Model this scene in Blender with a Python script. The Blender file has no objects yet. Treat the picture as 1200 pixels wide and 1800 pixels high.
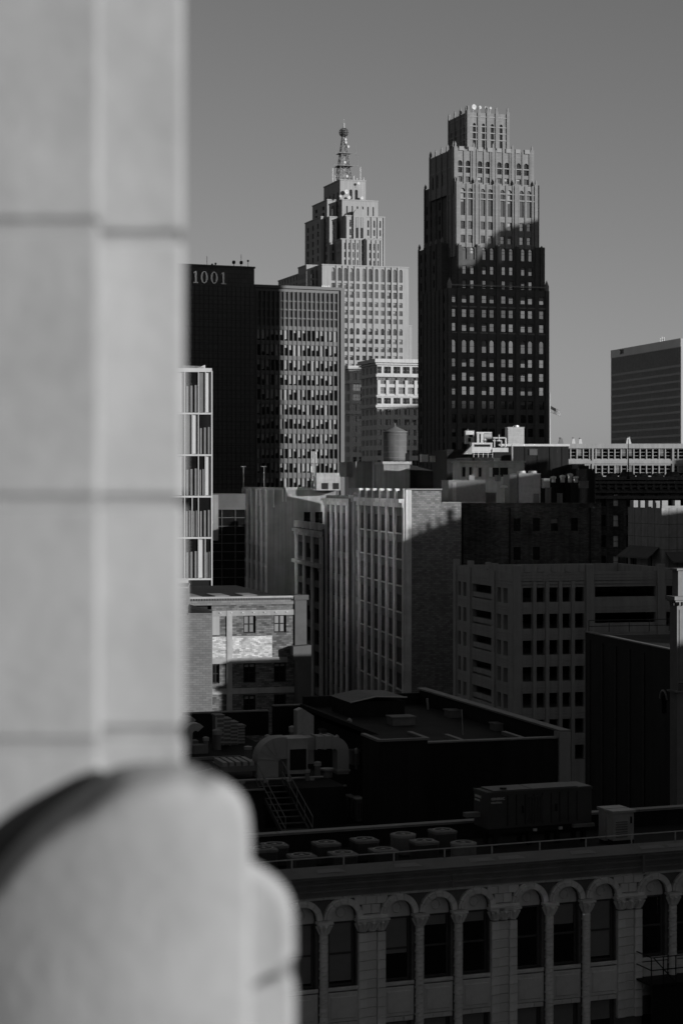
import bpy, math, random
from mathutils import Vector
random.seed(7)
R = math.radians
scene = bpy.context.scene
COL = scene.collection
# ------------------------------------------------------------------ camera
CZ, FP, HY = 60.0, 3500.0, 850.0          # eye height (m), focal length in 1800-px units, horizon row
cam_d = bpy.data.cameras.new('camera'); cam = bpy.data.objects.new('camera', cam_d); COL.objects.link(cam)
cam.location = (0, 0, CZ); cam.rotation_euler = (R(90), 0, 0)
cam_d.lens = 70; cam_d.sensor_width = 36; cam_d.sensor_fit = 'AUTO'
cam_d.shift_y = -50/1800
cam_d.clip_start = 0.1; cam_d.clip_end = 20000
cam_d.dof.use_dof = True; cam_d.dof.focus_distance = 115; cam_d.dof.aperture_fstop = 1.9
scene.camera = cam
# ------------------------------------------------------------------ light
SUN_AZ, SUN_EL = 52.0, 12.0               # degrees to the right of straight behind the camera; elevation
sdir = Vector((math.cos(R(SUN_EL))*math.sin(R(SUN_AZ)), -math.cos(R(SUN_EL))*math.cos(R(SUN_AZ)), math.sin(R(SUN_EL))))
world = bpy.data.worlds.new('World'); scene.world = world; world.use_nodes = True
nt = world.node_tree; nt.nodes.clear()
sky = nt.nodes.new('ShaderNodeTexSky'); sky.sky_type = 'NISHITA'; sky.sun_disc = False
sky.sun_elevation = R(SUN_EL); sky.sun_rotation = math.atan2(sdir.x, sdir.y)
sky.altitude = 200; sky.air_density = 1.0; sky.dust_density = 0.4; sky.ozone_density = 1.0
bw = nt.nodes.new('ShaderNodeRGBToBW'); bg = nt.nodes.new('ShaderNodeBackground'); wo = nt.nodes.new('ShaderNodeOutputWorld')
bg.inputs['Strength'].default_value = 0.056
nt.links.new(sky.outputs['Color'], bw.inputs[0]); nt.links.new(bw.outputs[0], bg.inputs['Color']); nt.links.new(bg.outputs[0], wo.inputs[0])
sun_d = bpy.data.lights.new('sun', 'SUN'); sun_d.energy = 4.6; sun_d.angle = R(0.5); sun_d.color = (1, 1, 1)
sun = bpy.data.objects.new('sun', sun_d); COL.objects.link(sun); sun.rotation_euler = (-sdir).to_track_quat('-Z', 'Y').to_euler()
scene.view_settings.view_transform = 'Standard'; scene.view_settings.look = 'None'
scene.view_settings.exposure = 0.0; scene.view_settings.gamma = 1.0; scene.view_settings.use_curve_mapping = False
scene.render.engine = 'CYCLES'
cy = scene.cycles
cy.use_denoising = True; cy.max_bounces = 6; cy.diffuse_bounces = 3; cy.glossy_bounces = 4; cy.sample_clamp_indirect = 40.0; cy.blur_glossy = 0.0
# ------------------------------------------------------------------ materials (the photograph is black and white: everything is grey)
MATS = {}
ALB = 0.70
def mat(name, v, rough=0.85, var=0.15, scale=0.6, spec=0.25, metal=0.0, bump=0.0, bscale=8.0, streak=0.0, brick=None, wave=0.0, ov=0.0):
    if name in MATS: return MATS[name]
    if metal < 0.5: v *= ALB
    m = bpy.data.materials.new(name); m.use_nodes = True; t = m.node_tree; N = t.nodes; L = t.links
    p = N['Principled BSDF']; tc = N.new('ShaderNodeTexCoord')
    p.inputs['Roughness'].default_value = rough; p.inputs['Metallic'].default_value = metal
    p.inputs['Specular IOR Level'].default_value = spec
    n1 = N.new('ShaderNodeTexNoise'); n1.inputs['Scale'].default_value = scale; n1.inputs['Detail'].default_value = 6; n1.inputs['Roughness'].default_value = 0.65
    L.new(tc.outputs['Object'], n1.inputs['Vector'])
    mr = N.new('ShaderNodeMapRange'); mr.inputs[1].default_value = 0.3; mr.inputs[2].default_value = 0.7
    mr.inputs[3].default_value = 1-var; mr.inputs[4].default_value = 1+var
    L.new(n1.outputs['Fac'], mr.inputs[0])
    val = mr.outputs[0]
    if streak:
        mp = N.new('ShaderNodeMapping'); mp.inputs['Scale'].default_value = (1.6, 1.6, 0.06)
        L.new(tc.outputs['Object'], mp.inputs['Vector'])
        n2 = N.new('ShaderNodeTexNoise'); n2.inputs['Scale'].default_value = 1.0; n2.inputs['Detail'].default_value = 5
        L.new(mp.outputs[0], n2.inputs['Vector'])
        m2 = N.new('ShaderNodeMapRange'); m2.inputs[1].default_value = 0.35; m2.inputs[2].default_value = 0.65
        m2.inputs[3].default_value = 1-streak; m2.inputs[4].default_value = 1+streak*0.5
        L.new(n2.outputs['Fac'], m2.inputs[0])
        mu = N.new('ShaderNodeMath'); mu.operation = 'MULTIPLY'; L.new(val, mu.inputs[0]); L.new(m2.outputs[0], mu.inputs[1]); val = mu.outputs[0]
    if brick:                                            # brick = (width, height, mortar value factor, spread)
        sx = N.new('ShaderNodeSeparateXYZ'); L.new(tc.outputs['Object'], sx.inputs[0])
        ad = N.new('ShaderNodeMath'); ad.operation = 'ADD'; L.new(sx.outputs[0], ad.inputs[0]); L.new(sx.outputs[1], ad.inputs[1])
        cb = N.new('ShaderNodeCombineXYZ'); L.new(ad.outputs[0], cb.inputs[0]); L.new(sx.outputs[2], cb.inputs[1])
        bt = N.new('ShaderNodeTexBrick'); L.new(cb.outputs[0], bt.inputs['Vector']); bt.inputs['Scale'].default_value = 1
        bt.inputs['Brick Width'].default_value = brick[0]; bt.inputs['Row Height'].default_value = brick[1]
        bt.inputs['Mortar Size'].default_value = brick[1]*0.09; bt.inputs['Mortar Smooth'].default_value = 0.3; bt.inputs['Bias'].default_value = 0
        lo, hi = 1-brick[3], 1+brick[3]
        bt.inputs['Color1'].default_value = (lo, lo, lo, 1); bt.inputs['Color2'].default_value = (hi, hi, hi, 1)
        bt.inputs['Mortar'].default_value = (brick[2],)*3+(1,)
        mu = N.new('ShaderNodeMath'); mu.operation = 'MULTIPLY'; L.new(val, mu.inputs[0]); L.new(bt.outputs['Color'], mu.inputs[1]); val = mu.outputs[0]
    if ov:                                               # each object (each window, say) a little lighter or darker than the next
        oi = N.new('ShaderNodeObjectInfo'); m3 = N.new('ShaderNodeMapRange'); m3.inputs[3].default_value = 1-ov; m3.inputs[4].default_value = 1+ov
        L.new(oi.outputs['Random'], m3.inputs[0])
        mu = N.new('ShaderNodeMath'); mu.operation = 'MULTIPLY'; L.new(val, mu.inputs[0]); L.new(m3.outputs[0], mu.inputs[1]); val = mu.outputs[0]
    mv = N.new('ShaderNodeMath'); mv.operation = 'MULTIPLY'; mv.inputs[1].default_value = v; L.new(val, mv.inputs[0])
    L.new(mv.outputs[0], p.inputs['Base Color'])
    if bump or wave:
        nb = N.new('ShaderNodeTexNoise'); nb.inputs['Scale'].default_value = bscale; nb.inputs['Detail'].default_value = 0 if wave else 5
        L.new(tc.outputs['Object'], nb.inputs['Vector'])
        b = N.new('ShaderNodeBump'); b.inputs['Strength'].default_value = bump or wave; b.inputs['Distance'].default_value = 0.02
        L.new(nb.outputs['Fac'], b.inputs['Height']); L.new(b.outputs[0], p.inputs['Normal'])
    MATS[name] = m
    return m
PILLAR = mat('weathered limestone', 0.51, 0.9, 0.13, 3.6, bump=0.2, bscale=22, ov=0.05)
MORTAR = mat('dark mortar', 0.18, 0.95, 0.2, 10)
LIME = mat('pale tower limestone', 0.43, 0.9, 0.08, 0.08, streak=0.12)
LIMED = mat('tower spandrel stone', 0.25, 0.9, 0.12, 0.3)
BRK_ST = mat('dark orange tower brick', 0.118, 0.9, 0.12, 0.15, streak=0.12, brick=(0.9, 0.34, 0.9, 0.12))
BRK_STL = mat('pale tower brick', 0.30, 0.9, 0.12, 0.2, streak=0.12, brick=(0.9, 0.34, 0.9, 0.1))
BAND_ST = mat('pale band stone', 0.36, 0.85, 0.1, 0.5)
WHITE_T = mat('glazed white terracotta', 0.62, 0.7, 0.06, 0.2, streak=0.12)
WHITE_P = mat('white painted panel', 0.72, 0.55, 0.06, 0.3, streak=0.08)
WHITE_R = mat('cream panel', 0.43, 0.6, 0.08, 0.3, streak=0.1)
DARKCLAD = mat('dark bronze cladding', 0.035, 0.5, 0.25, 0.2, brick=(1.9, 1.25, 0.45, 0.12), spec=0.4)
DARKCLAD2 = mat('dark bronze frame', 0.06, 0.5, 0.12, 0.3, spec=0.4)
GREYCLAD = mat('grey concrete tower', 0.52, 0.8, 0.1, 0.1)
BRICK = mat('common brick', 0.25, 0.9, 0.10, 0.3, brick=(0.55, 0.24, 0.6, 0.28), streak=0.12)
BRICKD = mat('dark soot brick', 0.10, 0.9, 0.5, 0.25, brick=(0.5, 0.17, 0.8, 0.35), streak=0.3)
BRICKF = mat('face brick', 0.25, 0.9, 0.10, 0.6, brick=(0.42, 0.15, 0.65, 0.14))
BRICKP = mat('flaking painted brick', 0.62, 0.9, 0.35, 2.5, brick=(0.3, 0.1, 0.55, 0.35))
BRICKR = mat('rough infill brick', 0.17, 0.9, 0.2, 2.0, brick=(0.36, 0.13, 0.6, 0.5))
CONC = mat('poured concrete', 0.42, 0.9, 0.18, 1.2, streak=0.15, ov=0.09)
CONCD = mat('precast garage concrete', 0.46, 0.9, 0.12, 0.3, streak=0.15)
STUCCO = mat('grey stucco', 0.30, 0.9, 0.2, 0.25, streak=0.25)
PIER_L = mat('pale sun-streaked pier terracotta', 0.75, 0.8, 0.25, 0.4, streak=0.3, ov=0.09)  # pale piers; the tone also stands in for reflected-sun streaks
SPAN_D = mat('dark streak-gap spandrel terracotta', 0.15, 0.8, 0.2, 0.6)  # dark spandrels, deepened to carry the painted streak contrast
TERRA = mat('cream terracotta', 0.95, 0.6, 0.14, 1.5, spec=0.35, streak=0.12, ov=0.09)
TERRAD = mat('terracotta backing', 0.17, 0.8, 0.2, 2.0)
CORN = mat('painted cornice metal', 0.30, 0.6, 0.15, 1.0, streak=0.1)
TAR = mat('black roof membrane', 0.026, 0.8, 0.65, 0.45, bump=0.2, bscale=3)
TARL = mat('grey gravel roof', 0.06, 0.9, 0.35, 0.8)
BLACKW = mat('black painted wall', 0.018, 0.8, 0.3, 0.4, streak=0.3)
COPING = mat('metal coping', 0.26, 0.5, 0.15, 1.0, spec=0.5)
STEEL = mat('galvanised steel', 0.6, 0.45, 0.15, 2.0, metal=0.35, spec=0.5)
STEELD = mat('grey equipment paint', 0.23, 0.6, 0.15, 2.0, spec=0.4)
GENM = mat('dark generator paint', 0.07, 0.5, 0.15, 1.0, spec=0.4)
BLACK = mat('black iron', 0.012, 0.6, 0.1, 4)
GLASS = mat('dark window glass', 0.012, 0.06, 0.3, 0.7, spec=0.6, wave=0.05, bscale=0.8)
GLASSM = mat('coated window glass', 0.155, 0.05, 0.12, 0.9, metal=1.0, wave=0.03, bscale=0.5, ov=0.35)
GLASSG = mat('grey tinted glass', 0.16, 0.08, 0.2, 0.6, metal=0.8, wave=0.05, bscale=0.6, ov=0.35)
BLIND = mat('window blind', 0.21, 0.5, 0.15, 1.0, spec=0.5, ov=0.3)
BLINDD = mat('grey window blind', 0.2, 0.5, 0.2, 1.0, spec=0.5, ov=0.3)
FRAME = mat('window frame paint', 0.10, 0.6, 0.1, 2)
FRAMEL = mat('pale window frame', 0.5, 0.6, 0.1, 2)
SIGNW = mat('white sign letter', 0.8, 0.5, 0.02, 1)
SIGNM = mat('polished steel numeral', 0.75, 0.25, 0.03, 1, metal=0.9, spec=0.5)
CURT = mat('pleated curtain', 0.30, 0.9, 0.15, 1)
GROUND = mat('city ground asphalt', 0.05, 0.95, 0.3, 0.05)
FAR = mat('distant masonry', 0.2, 0.9, 0.2, 0.05, brick=(4, 3.5, 0.5, 0.1))
# ------------------------------------------------------------------ mesh helpers
class MB:
    def __init__(s): s.v = []; s.f = []; s.m = []; s.sm = False
    def add(s, vs, fs, mi=0):
        o = len(s.v); s.v += [tuple(p) for p in vs]
        for f in fs: s.f.append(tuple(i+o for i in f)); s.m.append(mi)
        return s
    def quad(s, a, b, c, d, mi=0): return s.add([a, b, c, d], [(0, 1, 2, 3)], mi)
    def box(s, x0, x1, y0, y1, z0, z1, mi=0, skip=()):
        vs = [(x0,y0,z0),(x1,y0,z0),(x1,y1,z0),(x0,y1,z0),(x0,y0,z1),(x1,y0,z1),(x1,y1,z1),(x0,y1,z1)]
        fs = dict(b=(3,2,1,0), t=(4,5,6,7), f=(0,1,5,4), r=(1,2,6,5), k=(2,3,7,6), l=(3,0,4,7))
        return s.add(vs, [q for k, q in fs.items() if k not in skip], mi)
    def cham(s, x0, x1, y0, y1, z0, z1, c, mi=0):          # box with a chamfered front (-y) edge all round
        vs = [(x0,y0+c,z0),(x1,y0+c,z0),(x1,y0+c,z1),(x0,y0+c,z1),(x0+c,y0,z0+c),(x1-c,y0,z0+c),(x1-c,y0,z1-c),(x0+c,y0,z1-c),
              (x0,y1,z0),(x1,y1,z0),(x1,y1,z1),(x0,y1,z1)]
        return s.add(vs, [(4,5,6,7),(0,1,5,4),(1,2,6,5),(2,3,7,6),(3,0,4,7),(8,9,1,0),(9,10,2,1),(10,11,3,2),(11,8,0,3)], mi)
    def prism(s, poly, y0, y1, mi=0):                      # poly: counter-clockwise (x,z) seen from -y
        n = len(poly); vs = [(x,y0,z) for x, z in poly]+[(x,y1,z) for x, z in poly]
        return s.add(vs, [tuple(range(n)), tuple(range(2*n-1, n-1, -1))]+[(i, i+n, (i+1)%n+n, (i+1)%n) for i in range(n)], mi)
    def prismz(s, poly, z0, z1, mi=0):
        n = len(poly); vs = [(x,y,z0) for x, y in poly]+[(x,y,z1) for x, y in poly]
        return s.add(vs, [tuple(range(n-1, -1, -1)), tuple(range(n, 2*n))]+[(i, (i+1)%n, (i+1)%n+n, i+n) for i in range(n)], mi)
    def tube(s, p, q, r, n=6, r2=None, mi=0, cap=True):
        p, q = Vector(p), Vector(q); d = (q-p)
        if d.length < 1e-6: return s
        d.normalize(); a = d.orthogonal().normalized(); b = d.cross(a); r2 = r if r2 is None else r2
        vs = []
        for c, rr in ((p, r), (q, r2)):
            for i in range(n):
                t = 2*math.pi*i/n; vs.append(c+a*math.cos(t)*rr+b*math.sin(t)*rr)
        fs = [(i, (i+1)%n, (i+1)%n+n, i+n) for i in range(n)]
        if cap: fs += [tuple(range(n-1, -1, -1)), tuple(range(n, 2*n))]
        return s.add(vs, fs, mi)
    def path(s, pts, r, n=6, mi=0):
        for a, b in zip(pts, pts[1:]): s.tube(a, b, r, n, mi=mi)
        return s
    def lathe(s, prof, n=16, c=(0,0), mi=0):
        vs = [(c[0]+r*math.cos(2*math.pi*i/n), c[1]+r*math.sin(2*math.pi*i/n), z) for r, z in prof for i in range(n)]
        fs = [(k*n+i, k*n+(i+1)%n, (k+1)*n+(i+1)%n, (k+1)*n+i) for k in range(len(prof)-1) for i in range(n)]
        fs += [tuple(range(n-1, -1, -1)), tuple(range((len(prof)-1)*n, len(prof)*n))]
        return s.add(vs, fs, mi)
    def mesh(s, name, mats):
        me = bpy.data.meshes.new(name); me.from_pydata(s.v, [], s.f)
        for m in (mats if isinstance(mats, (list, tuple)) else [mats]): me.materials.append(m)
        if any(s.m): me.polygons.foreach_set('material_index', s.m)
        if s.sm: me.polygons.foreach_set('use_smooth', [True]*len(s.f))
        me.update(); return me
    def build(s, name, mats, parent=None, loc=(0,0,0), rot=0.0, kind=None):
        return place(name, s.mesh(name, mats), parent, loc, rot, kind)
def place(name, me, parent=None, loc=(0,0,0), rot=0.0, kind=None):
    o = bpy.data.objects.new(name, me); COL.objects.link(o); o.parent = parent; o.location = loc; o.rotation_euler = (0, 0, rot)
    if kind: o['kind'] = kind
    return o
def tag(o, label, cat, group=None):
    o['label'] = label; o['category'] = cat
    if group: o['group'] = group
    return o
def thing(name, label, cat, loc=(0,0,0), rot=0.0, group=None):
    return tag(place(name, None, None, loc, rot), label, cat, group)
def gx(px, Y): return (px-600)/FP*Y
def gz(py, Y): return CZ-(py-HY)/FP*Y
CACHE = {}
def cached(key, fn):
    if key not in CACHE: CACHE[key] = fn()
    return CACHE[key]
# a block of the city: local origin at its near corner, x along the front to the right, y away along its left side
class B:
    def __init__(s, name, label, cat, px, Y, th, group=None):
        s.X, s.Y, s.t = gx(px, Y), Y, R(th); s.c, s.s = math.cos(s.t), math.sin(s.t)
        s.o = thing(name, label, cat, (s.X, s.Y, 0), s.t, group)
    def fx(s, px, y=0.0):
        k = (px-600)/FP; return (k*(s.Y+y*s.c)-s.X+y*s.s)/(s.c-k*s.s)
    def ly(s, px, x=0.0):
        k = (px-600)/FP; return (s.X+x*s.c-k*(s.Y+x*s.s))/(s.s+k*s.c)
    def dep(s, x, y=0.0): return s.Y+x*s.s+y*s.c
    def z(s, py, x=0.0, y=0.0): return gz(py, s.dep(x, y))
    def zf(s, px, py, y=0.0): return s.z(py, s.fx(px, y), y)
    def front(s, x0=0.0, y=0.0): return Fr(s.o, x0, y, 0.0)
    def left(s, x, y1): return Fr(s.o, x, y1, -math.pi/2)
    def right(s, x, y0): return Fr(s.o, x, y0, math.pi/2)
class Fr:                                                   # a wall plane: s along it (to the right seen from outside), n into the wall
    def __init__(s, par, x, y, rot): s.p, s.x, s.y, s.r = par, x, y, rot; s.c, s.sn = math.cos(rot), math.sin(rot)
    def put(s, name, me, ss=0.0, n=0.0, z=0.0, parent=None, kind=None):
        return place(name, me, parent or s.p, (s.x+ss*s.c-n*s.sn, s.y+ss*s.sn+n*s.c, z), s.r, kind)
STY = {}
def style(name, frame, glass, blind, rails=1, mulls=0, bars=0.07, probs=((0, 1),)): STY[name] = (frame, glass, blind, rails, mulls, bars, probs)
def wmesh(w, h, st, bl, side=0):
    frame, glass, blind, rails, mulls, b, _ = STY[st]
    w, h = round(w, 2), round(h, 2)
    def mk():
        mb = MB(); zb = h*(1-bl)
        if bl < 1: mb.quad((0,0.02,0), (w,0.02,0), (w,0.02,zb), (0,0.02,zb), 1)
        if bl > 0: mb.quad((0,0.015,zb), (w,0.015,zb), (w,0.015,h), (0,0.015,h), 2)
        mb.box(0, b, -0.05, 0.03, 0, h); mb.box(w-b, w, -0.05, 0.03, 0, h)
        mb.box(b, w-b, -0.055, 0.03, 0, b); mb.box(b, w-b, -0.055, 0.03, h-b, h)
        for i in range(rails): z = h*(i+1)/(rails+1); mb.box(b, w-b, -0.045, 0.03, z-b*0.4, z+b*0.4)
        for i in range(mulls): x = w*(i+1)/(mulls+1); mb.box(x-b*0.4, x+b*0.4, -0.04, 0.03, b, h-b)
        return mb.mesh('window', [frame, glass, blind])
    return cached(('w', w, h, st, bl), mk)
def pick(probs):
    r = random.random()*sum(p for _, p in probs)
    for v, p in probs:
        r -= p
        if r <= 0: return v
    return probs[-1][0]
def facade(fr, W, z0, z1, rows, m, rec=0.3, name='wall', wname='window', stuff=False, bl=None):
    """a wall sheet with true openings, and one window object in each; rows: (za, zb, [(s0,s1)...], style, arched)"""
    mb = MB(); cur = z0; st_mb = {}
    def q(a, b, za, zb):
        if b-a > 1e-4 and zb-za > 1e-4: mb.quad((a,0,za), (b,0,za), (b,0,zb), (a,0,zb))
    for za, zb, cols, st, arch in sorted(rows, key=lambda r: r[0]):
        q(0, W, cur, za); x = 0
        for a, b in sorted(cols):
            q(x, a, za, zb); x = b; r = (b-a)/2
            zt = zb-r if arch else zb
            mb.quad((a,0,za), (a,rec,za), (b,rec,za), (b,0,za)); mb.quad((a,0,za), (a,0,zt), (a,rec,zt), (a,rec,za)); mb.quad((b,0,za), (b,rec,za), (b,rec,zt), (b,0,zt))
            if arch:
                n = 8; pts = [(a+r-r*math.cos(math.pi*i/n), zt+r*math.sin(math.pi*i/n)) for i in range(n+1)]
                for i in range(n):
                    (xa, ya), (xb, yb) = pts[i], pts[i+1]; cx = a if i < n/2 else b
                    mb.add([(cx,0,zb), (xa,0,ya), (xb,0,yb)], [(0,1,2)])
                    mb.quad((xa,0,ya), (xb,0,yb), (xb,rec,yb), (xa,rec,ya))
                mb.add([(a,0,zb), (a+r,0,zb), (a+r,0,zb)], [])
            else: mb.quad((a,0,zb), (b,0,zb), (b,rec,zb), (a,rec,zb))
            if st:
                v = bl(a, za) if bl else None
                me = wmesh(b-a, zb-za, st, pick(STY[st][6]) if v is None else v)
                if stuff:
                    key = st; sm = st_mb.setdefault(key, MB()); off = len(sm.v)
                    sm.v += [(vv.co.x+a, vv.co.y+rec, vv.co.z+za) for vv in me.vertices]
                    for pl in me.polygons: sm.f.append(tuple(i+off for i in pl.vertices)); sm.m.append(pl.material_index)
                else: fr.put(wname, me, a, rec, za)
        q(x, W, za, zb); cur = zb
    q(0, W, cur, z1)
    for st, sm in st_mb.items(): fr.put(wname, sm.mesh(wname, list(STY[st][:3])), 0, 0, 0, kind='stuff')
    return fr.put(name, mb.mesh(name, m))
def shell(b, x0, x1, y0, y1, z0, z1, m, roofm=None, skip='fl', lip=0.0):
    """the roof and the walls that carry no windows"""
    mb = MB(); mb.box(x0, x1, y0, y1, z0, z1-lip, 0, skip='tb'+skip)
    mb.build('wall', m, b.o)
    MB().quad((x0,y0,z1-lip), (x1,y0,z1-lip), (x1,y1,z1-lip), (x0,y1,z1-lip)).build('roof', roofm or TARL, b.o)
def strips(W, n, frac, e0=0.0, e1=None):
    e1 = e0 if e1 is None else e1; p = (W-e0-e1)/n
    return [(e0+p*(i+0.5-frac/2), e0+p*(i+0.5+frac/2)) for i in range(n)]
def text_mesh(txt, size, depth, m, bold=0.0):
    cu = bpy.data.curves.new('lettering', 'FONT'); cu.body = txt; cu.size = size; cu.extrude = depth; cu.offset = bold; cu.resolution_u = 3
    ob = bpy.data.objects.new('lettering', cu); COL.objects.link(ob); dg = bpy.context.evaluated_depsgraph_get()
    me = bpy.data.meshes.new_from_object(ob.evaluated_get(dg)); bpy.data.objects.remove(ob)
    me.transform(__import__('mathutils').Matrix.Rotation(R(90), 4, 'X')); me.materials.clear(); me.materials.append(m); me.update()
    return me
style('deco', FRAME, GLASSM, BLIND, 1, 0, 0.07, ((0, 8), (0.5, 2), (0.3, 2)))
style('pale', FRAME, mat('painted sky reflection', 0.95, 0.4, 0.1, 1, spec=0.6), BLIND, 1, 0, 0.08, ((0, 1),))  # pale pane colour replaces a sky reflection in one window column
style('decodark', BLACK, GLASS, BLINDD, 1, 0, 0.07, ((0, 6), (0.5, 1)))
style('slot', FRAME, GLASS, BLINDD, 2, 0, 0.06, ((0, 1),))
style('pen', FRAME, GLASSG, BLIND, 1, 0, 0.08, ((0, 5), (0.5, 2), (0.3, 2)))
style('pen2', FRAME, GLASS, BLINDD, 1, 0, 0.08, ((0, 4), (0.5, 2), (1, 1)))
style('slab', DARKCLAD2, GLASS, BLIND, 0, 0, 0.06, ((0, 2), (0.25, 2), (0.45, 3), (0.65, 3), (0.85, 2), (1, 1)))
style('slabdark', DARKCLAD2, GLASS, BLINDD, 0, 0, 0.06, ((0, 4), (0.3, 1), (0.6, 1), (1, 1)))
style('louver', DARKCLAD2, GLASS, mat('dark louvre panel', 0.05, 0.6, 0.2, 1, ov=0.3), 0, 0, 0.1, ((1, 1),))
style('sash', FRAMEL, GLASS, BLINDD, 1, 0, 0.06, ((0, 5), (0.5, 1)))
style('sash3', FRAMEL, GLASSG, BLINDD, 1, 2, 0.08, ((0, 1),))
style('cross', BLACK, GLASSM, BLIND, 1, 1, 0.09, ((1, 1),))
style('crossd', BLACK, GLASS, BLIND, 1, 1, 0.09, ((0, 1), (0.2, 1)))
style('dark', BLACK, GLASS, BLINDD, 1, 0, 0.05, ((0, 4), (0.4, 1)))
style('open', BLACK, BLACK, BLACK, 0, 0, 0.03, ((0, 1),))
style('rib', FRAMEL, GLASSM, BLIND, 2, 0, 0.12, ((0, 3), (0.6, 1)))
style('rib2', FRAMEL, BLIND, BLIND, 0, 0, 0.12, ((0, 1),))
# ================================================================== the setting
g = MB().quad((-9000,-9000,0), (9000,-9000,0), (9000,12000,0), (-9000,12000,0)).build('ground', GROUND); g['kind'] = 'structure'
# ------------------------------------------------------------------ the dark brick art deco tower
b = B('art_deco_tower', 'tall dark brick stepped tower with finials, standing right of centre against the sky', 'skyscraper', 787, 460, 18)
def finial_mesh(w, h):
    return cached(('fin', w, h), lambda: MB().box(-w/2, w/2, -w/2, w/2, 0, h*0.45).add(
        [(-w*.5,-w*.5,h*.45), (w*.5,-w*.5,h*.45), (w*.5,w*.5,h*.45), (-w*.5,w*.5,h*.45), (0,0,h)], [(0,1,4),(1,2,4),(2,3,4),(3,0,4)]).mesh('finial', BRK_STL))
def pil(fr, s, w, d, z0, z1, m, name='pilaster'):
    me = cached(('pil', round(w,2), d, round(z1-z0,1), m.name), lambda: MB().box(-w/2, w/2, -d, 0.02, 0, z1-z0, skip='k').mesh(name, m))
    return fr.put(name, me, s, 0, z0)
ZR = lambda zy: b.zf(851, 420+zy/4.5)
COLS = [796.7, 816, 829.8, 851, 864.4, 885, 898, 919, 931.8, 951.5]
def cols_at(pxs, y, x0, w): return [(b.fx(p, y)-x0-w/2, b.fx(p, y)-x0+w/2) for p in pxs]
T1, T2 = b.z(506), 0
Wt = b.fx(964); Dt = b.ly(735)
def rows_of(zs, cols, st, arch0=False, lo='decodark', cut=None):
    out = []
    for i, (a, c) in enumerate(zs):
        s = st if cut is None or a > cut else lo
        out.append((min(a, c), max(a, c), cols, s, arch0 and i == 0))
    return out
zs1 = [(ZR(508), ZR(447)), (ZR(622), ZR(558)), (ZR(732), ZR(668))]
zs2 = [(ZR(902), ZR(800)), (ZR(1013), ZR(948)), (ZR(1123), ZR(1058)), (ZR(1235), ZR(1168)), (ZR(1345), ZR(1280)), (ZR(1455), ZR(1390)), (ZR(1565), ZR(1500)), (ZR(1676), ZR(1610)), (ZR(1786), ZR(1720))]
c1 = cols_at(COLS, 0, 0, 1.28)
r1 = rows_of(zs1, c1, 'deco')+rows_of(zs2, c1, 'deco', True, cut=ZR(1265))  # lower rows: reflected dark buildings put into a darker glass
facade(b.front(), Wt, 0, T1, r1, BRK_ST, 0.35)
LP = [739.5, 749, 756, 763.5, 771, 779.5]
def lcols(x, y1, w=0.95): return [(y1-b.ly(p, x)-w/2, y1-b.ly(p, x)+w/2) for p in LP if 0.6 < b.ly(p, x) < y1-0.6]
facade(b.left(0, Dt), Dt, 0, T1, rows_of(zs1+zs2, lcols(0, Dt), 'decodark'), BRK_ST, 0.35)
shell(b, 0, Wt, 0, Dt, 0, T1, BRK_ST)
fr = b.front()
for p in (789.5, 806, 823, 840, 857.6, 874.5, 891.5, 908.5, 925.5, 942, 961.5):
    wide = p in (806, 840, 874.5, 908.5, 942, 789.5, 961.5)
    s = min(max(b.fx(p), 0.45), Wt-0.45); pil(fr, s, 0.85 if wide else 0.34, 0.28 if wide else 0.16, 0, T1-(0 if wide else 0.5), BRK_ST)
for s in (0.45, Wt-0.45): fr.put('finial', finial_mesh(0.8, 2.6), s, 0.3, T1)
lf = b.left(0, Dt)
for i in range(8): pil(lf, 0.5+i*(Dt-1.0)/7, 0.5, 0.2, 0, T1, BRK_ST)
for zz in (ZR(375), ZR(545), ZR(750)):
    fr.put('stone_band', cached(('bd', 1, round(Wt,1)), lambda: MB().box(0.02, Wt-0.02, -0.08, 0.02, 0, 0.3).mesh('stone_band', BRK_STL)), 0, 0, zz)
# upper tiers: (front y, corner px, right px, left px, top row, base z, windows?)
def tier(dy, pc, pr, plf, ptop, zb, mt, rows=None, pils=(), fin=2.0, lrows=None, bands=(), wide=0.8, thin=()):
    x0 = b.fx(pc, dy); x1 = b.fx(pr, dy); y1 = b.ly(plf, x0); zt = b.z(ptop, x0, dy); W = x1-x0
    facade(b.front(x0, dy), W, zb, zt, rows(x0) if rows else [], mt, 0.35)
    facade(b.left(x0, y1), y1-dy, zb, zt, lrows(x0, y1) if lrows else [], mt, 0.35)
    shell(b, x0, x1, dy, y1, zb, zt, mt, lip=0.6)
    f = b.front(x0, dy); l = b.left(x0, y1)
    for p in pils:
        s = min(max(b.fx(p, dy)-x0, wide/2), W-wide/2); pil(f, s, wide, 0.26, zb, zt+0.5, mt); f.put('finial', finial_mesh(wide*0.55, fin*0.6), s, 0.05, zt+0.5)
    for p in thin: pil(f, b.fx(p, dy)-x0, 0.34, 0.2, zb, zt+0.15, mt)
    n = max(2, int((y1-dy)/3.6))
    for i in range(n+1):
        s = 0.4+i*(y1-dy-0.8)/n; pil(l, s, 0.6, 0.26, zb, zt+0.3, mt); l.put('finial', finial_mesh(0.5, fin*0.7), s, 0.05, zt+0.3)
    for bp in bands:
        zz = b.z(bp, x0, dy); f.put('stone_band', MB().box(0.02, W-0.02, -0.12, 0.02, 0, 0.26).mesh('stone_band', BAND_ST), 0, 0, zz)
        l.put('stone_band', MB().box(0.02, y1-dy-0.02, -0.12, 0.02, 0, 0.26).mesh('stone_band', BAND_ST), 0, 0, zz)
    return x0, x1, y1, zt
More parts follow.
